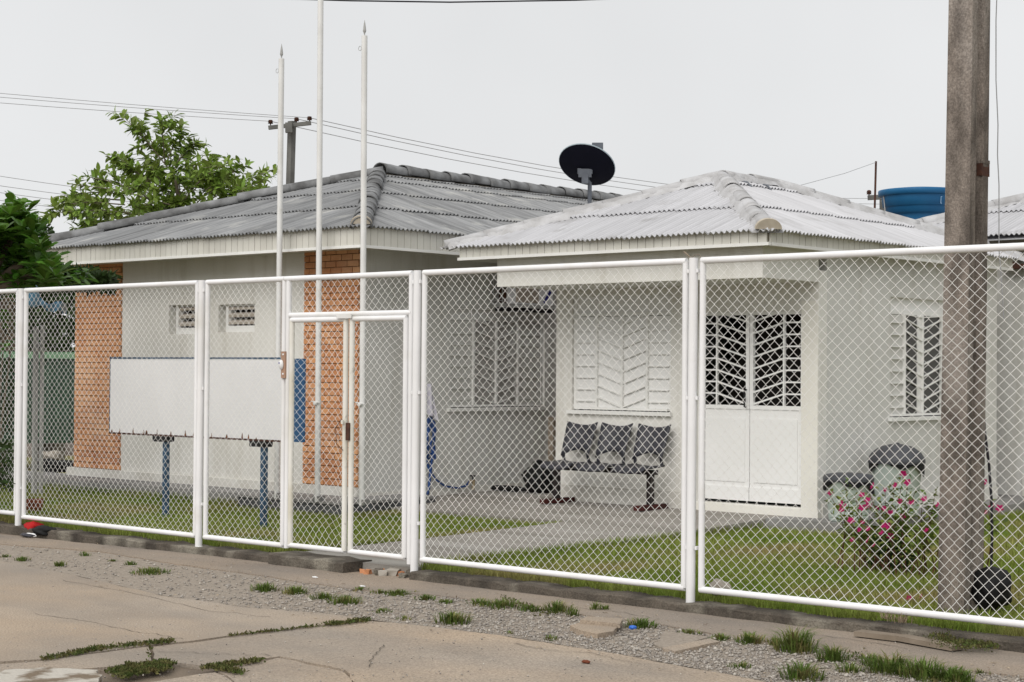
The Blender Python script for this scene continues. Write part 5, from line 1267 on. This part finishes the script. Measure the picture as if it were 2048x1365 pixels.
# ---------------------------------------------------------------- weeds and litter on the street
def tuft_verts(c, n, r, h, wd=.004):
    a = RNG.uniform(0, 6.283, n); rad = r*np.minimum(.62, np.abs(RNG.normal(0, .42, n))); base = np.array(c)+np.stack([np.cos(a)*rad, np.sin(a)*rad, 0*a], -1)
    b = a+RNG.normal(0, .7, n); ln = RNG.uniform(.2, 1.3, n); hh = 1.15*h*RNG.uniform(.3, 1.2, n)*np.exp(-.9*(rad/r)**2)
    out = np.stack([np.cos(b), np.sin(b), 0*b], -1); sd_ = np.stack([-np.sin(b), np.cos(b), 0*b], -1)*(wd*RNG.uniform(.7, 1.4, n))[:, None]
    m1 = base+out*(ln*hh*.35)[:, None]+np.stack([0*a, 0*a, hh*.6], -1); tip = base+out*(ln*hh*.95)[:, None]+np.stack([0*a, 0*a, hh*(.95-.25*ln)], -1)
    return np.stack([base-sd_, base+sd_, m1+sd_*.8, m1-sd_*.8, tip], 1)
TF = [(0, 1, 2), (0, 2, 3), (3, 2, 4)]
big = [(1590, 1303, .17, .14, 420, 'largest dark green grass tuft on the gravel at lower right'), (1665, 1322, .13, .09, 260, 'loose grass tuft just right of the largest one'), (1780, 1345, .17, .11, 330, 'tall ragged grass tuft at the bottom edge left of the pole foot'), (1850, 1356, .19, .11, 380, 'dense grass tuft at the bottom edge straight below the concrete pole'), (1915, 1366, .12, .08, 260, 'last grass tuft at the bottom edge right of the concrete pole'),
       (1605, 1358, .16, .09, 300, 'grass tuft at the bottom edge below the largest tuft'), (1500, 1287, .12, .07, 220, 'small green tuft left of the largest grass tuft'), (905, 1247, .16, .08, 300, 'bright grass tuft on the gravel below the gate post'), (1115, 1225, .13, .08, 240, 'grass tuft left of the loose flat concrete pieces'),
       (1280, 1255, .15, .06, 240, 'grass tuft just right of the loose flat concrete pieces'), (530, 1182, .15, .06, 240, 'leftmost tuft of the grass row in front of the gate'), (590, 1188, .13, .06, 220, 'second tuft of the grass row in front of the gate'),
       (690, 1207, .17, .06, 260, 'third tuft of the grass row in front of the gate'), (300, 1147, .22, .05, 300, 'ragged grass tuft in front of the white notice board'), (1005, 1215, .22, .06, 300, 'broad yellowish grass tuft in front of the bench panel'), (645, 1198, .14, .05, 180, 'low tuft between the second and third of the grass row')]
for (x, y, r, h, n, lab) in big:
    c = onZ(x, y, -.012); V = tuft_verts(c, int(n*1.0), r*1.1, h, .0032); me = np_mesh('grass_tuft', V, 5, TF, 'weed', RNG.random(len(V))); o = bpy.data.objects.new('grass_tuft', me); C.objects.link(o)
    tag(o, lab, 'grass tuft', 'grass tufts on the street')
small = [(45, 1122, .10, .04, 120), (120, 1133, .08, .05, 70), (10, 1115, .07, .03, 50), (170, 1112, .08, .04, 60), (225, 1123, .07, .02, 60), (260, 1130, .08, .04, 80), (795, 1190, .16, .04, 200), (760, 1187, .12, .03, 120), (850, 1200, .12, .04, 140), (720, 1182, .1, .03, 90), (960, 1210, .14, .05, 150), (890, 1207, .10, .03, 120),
         (1060, 1222, .12, .05, 140), (1145, 1233, .06, .07, 40), (1190, 1222, .06, .07, 40), (1210, 1222, .05, .05, 40), (765, 1225, .10, .03, 80), (810, 1240, .08, .03, 60), (1100, 1280, .08, .03, 60), (1020, 1267, .06, .02, 40), (1480, 1337, .1, .04, 80), (1440, 1280, .1, .04, 120), (1380, 1268, .12, .03, 110), (1550, 1290, .08, .05, 110), (1745, 1330, .10, .07, 120), (1700, 1345, .12, .06, 120), (1900, 1362, .15, .08, 160),
         (830, 1187, .06, .02, 40), (560, 1102, .05, .05, 60), (800, 1132, .07, .05, 90), (1960, 1348, .08, .03, 40), (140, 1062, .07, .04, 60), (200, 1078, .05, .02, 30)]
Vs = [tuft_verts(onZ(x, y, -.012), n, r, h, .0035) for x, y, r, h, n in small]; V = np.concatenate(Vs)
o = bpy.data.objects.new('street_weeds', np_mesh('street_weeds', V, 5, TF, 'weed', RNG.random(len(V)))); C.objects.link(o); stuff(o, 'sparse small grass sprouting through gravel and cracks', 'weeds')
# creeping weeds along the slab joints
Pn = []
def creep(pts, n, wd, zz=.004):
    for k in range(n):
        t = RNG.random()*(len(pts)-1); i = int(t); f_ = t-i; x = pts[i][0]+(pts[i+1][0]-pts[i][0])*f_; y = pts[i][1]+(pts[i+1][1]-pts[i][1])*f_
        Pn.append(onZ(x+RNG.normal(0, wd*2.2), y+RNG.normal(0, wd), zz))
creep([(85, 1319), (150, 1307), (200, 1298), (290, 1288), (345, 1283)], 900, 2.0)
creep([(650, 1250), (690, 1246), (735, 1240)], 420, 1.8)
creep([(455, 1273), (640, 1252)], 220, .5)
creep([(225, 1345), (260, 1335), (330, 1328), (330, 1330), (240, 1352), (300, 1340), (330,1336)], 2600, 3.2)
creep([(410, 1336), (450, 1332), (520, 1321)], 700, 2.2); creep([(430, 1335), (480, 1345)], 420, 2.5)
creep([(300, 1296), (298, 1318)], 16, .4); creep([(1880, 1280), (1930, 1290), (1985, 1290)], 900, 5.0, .03); creep([(1860, 1275), (1900, 1270)], 120, 3, .05)
creep([(790, 1120), (805, 1135)], 260, 5, .03); creep([(550, 1098), (575, 1104)], 160, 3, .05)
creep([(1000, 1195), (1100, 1230)], 160, 3); creep([(1700, 1310), (1900, 1370)], 300, 4)
Pn = np.array(Pn); N = len(Pn); Dn = rnorm(N); Dn[:, 2] = np.abs(Dn[:, 2])*.8+.15
o = bpy.data.objects.new('creeping_weeds', leaf_mesh('creeping_weeds', Pn, Dn, rnorm(N), RNG.uniform(.012, .03, N), RNG.uniform(.007, .015, N), 'weed_low')); C.objects.link(o); stuff(o, 'low creeping weeds filling the slab joints', 'weeds')
# dry grass clump hanging over the curb
V = np.concatenate([tuft_verts(onY(1800, 1245, 9.5), 60, .12, .07, .002), tuft_verts(onY(1770, 1238, 9.5), 40, .08, .05, .002)])
o = bpy.data.objects.new('dry_grass', np_mesh('dry_grass', V, 5, TF, 'leaf_dry', RNG.random(len(V)))); C.objects.link(o); stuff(o, 'wisps of dry grass hanging over the curb near the pole', 'dry grass')
# old plank on the pavement
q0, q1, q2 = onZ(1716, 1266, .02), onZ(1800, 1276, .02), onZ(1915, 1296, .02); b = MB()
b.bar(q0, q1, .03, t=.10); b.bar(q1+Vector((.002, 0, .003)), q2, .03, t=.10); tag(b.build('plank', 'wood_old'), 'weathered broken plank lying along the curb near the concrete pole', 'plank')
# clothes and sandals dropped at the leftmost post
CL = thing('dropped_clothes', onZ(75, 1068, 0), 'heap of red and black clothes at the foot of the leftmost post', 'clothes')
p = onZ(62, 1066, 0); lump('red_cap', (p.x, p.y+.02, .055), (.11, .09, .045), 'cloth_red', 41, CL, amp=.22, flat=.3)
p = onZ(88, 1070, 0); lump('black_cloth', (p.x, p.y, .04), (.15, .10, .045), 'cloth_black', 42, CL, amp=.22, flat=.3)
p = onZ(50, 1074, 0); lump('dark_sole', (p.x+.05, p.y, .02), (.11, .05, .018), 'seat_plastic', 43, CL, amp=.1, flat=.3)
p = onZ(65, 1075, 0); tag(lump('paper_cup', (p.x, p.y-.02, .02), (.07, .035, .022), 'bell_white', 44, amp=.12, flat=.3), 'crushed white cup beside the dropped clothes', 'cup')
p = onZ(1265, 1255, .02); tag(lump('bottle_cap', (p.x, p.y, .02), (.025, .02, .012), 'lit_blue', 45), 'bright blue scrap of litter in the grass right of concrete pieces', 'litter')
p = onZ(630, 1156, .0); tag(lump('paper_scrap', (p.x, p.y, .005), (.03, .012, .006), 'bell_white', 46), 'white paper scrap on the gravel in front of the gate', 'litter')
p = onZ(725, 1174, .0); tag(lump('paper_scrap', (p.x, p.y, .005), (.028, .012, .005), 'bell_white', 48), 'white paper scrap on the pavement below the broken curb', 'litter')
p = onZ(1172, 1326, .0); tag(lump('brick_chip', (p.x, p.y, .006), (.03, .014, .009), 'brick_dark', 49), 'small brick red chip on the bare slab', 'litter')
p = onY(1435, 1176, 9.72); tag(lump('stone', (p.x, 9.74, p.z), (.075, .05, .05), 'stone', 47), 'pale stone on the lawn just right of the middle post', 'stone')
# pebbles scattered over the slabs
N = 1500; px = RNG.uniform(-40, 2040, N); py = RNG.uniform(1100, 1365, N); pos = np.array([onZ(x, y, .0) for x, y in zip(px, py)]); sel = pos[:, 1] < 9.4; pos = pos[sel]; N = len(pos)
B = (base[None]+RNG.normal(0, .2, (N, 5, 3)))*RNG.uniform(.002, .0075, (N, 1, 1))
o = bpy.data.objects.new('grit', np_mesh('grit', B+pos[:, None], 5, [(0,1,3),(1,2,3),(2,0,3),(1,0,4),(2,1,4),(0,2,4)], 'gravel', RNG.random(N))); C.objects.link(o); stuff(o, 'grit and crumbs scattered over the street slabs', 'grit')

# dry leaves and straw blown along the gravel and the curb
N = 420; px = RNG.uniform(-40, 2040, N); py = np.array([(RNG.normal(interp(GU, x), 14) if RNG.random() < .6 else RNG.normal(interp(GL, x), 10)) for x in px])
pos = np.array([onZ(x, min(max(y, 1085), 1380), .003) for x, y in zip(px, py)]); pos = pos[pos[:, 1] < 9.38]; N = len(pos)
Dn = RNG.normal(size=(N, 3)); Dn[:, 2] = np.abs(Dn[:, 2])*.12; Nn = np.stack([RNG.normal(0, .2, N), RNG.normal(0, .2, N), np.ones(N)], -1)
o = bpy.data.objects.new('dry_leaves', leaf_mesh('dry_leaves', pos, Dn, Nn, RNG.uniform(.015, .05, N), RNG.uniform(.005, .014, N), 'leaf_dry')); C.objects.link(o); stuff(o, 'dry leaves and straw blown along gravel and curb', 'dry leaves')

# hairline cracks opened in the slabs
rr = random.Random(77)
for line in ([(70, 1228), (180, 1243), (260, 1262), (330, 1272), (372, 1279)], [(318, 1303), (420, 1306), (560, 1312)], [(770, 1290), (748, 1312), (735, 1338)], [(1010, 1283), (1100, 1300), (1180, 1306), (1290, 1330)], [(120, 1160), (260, 1185), (420, 1222), (560, 1236)], [(1120, 1212), (1250, 1226), (1330, 1240)], [(1560, 1262), (1700, 1278), (1830, 1300)]):
    pts = []
    for (x0, y0), (x1, y1) in zip(line[:-1], line[1:]):
        for k in range(9): t = k/9; pts.append(onZ(x0+(x1-x0)*t+rr.gauss(0, 2.5), y0+(y1-y0)*t+rr.gauss(0, .7), .0016))
    v = []; f = []
    for i, p in enumerate(pts):
        d = (pts[min(i+1, len(pts)-1)]-pts[max(i-1, 0)]); d.z = 0; d.normalize(); nn = Vector((-d.y, d.x, 0))*(.0012+.0022*rr.random()); v += [p+nn, p-nn]
    f = [(2*i, 2*i+1, 2*i+3, 2*i+2) for i in range(len(pts)-1)]
    MB().add(v, f).build('crack', 'curb', pavement)
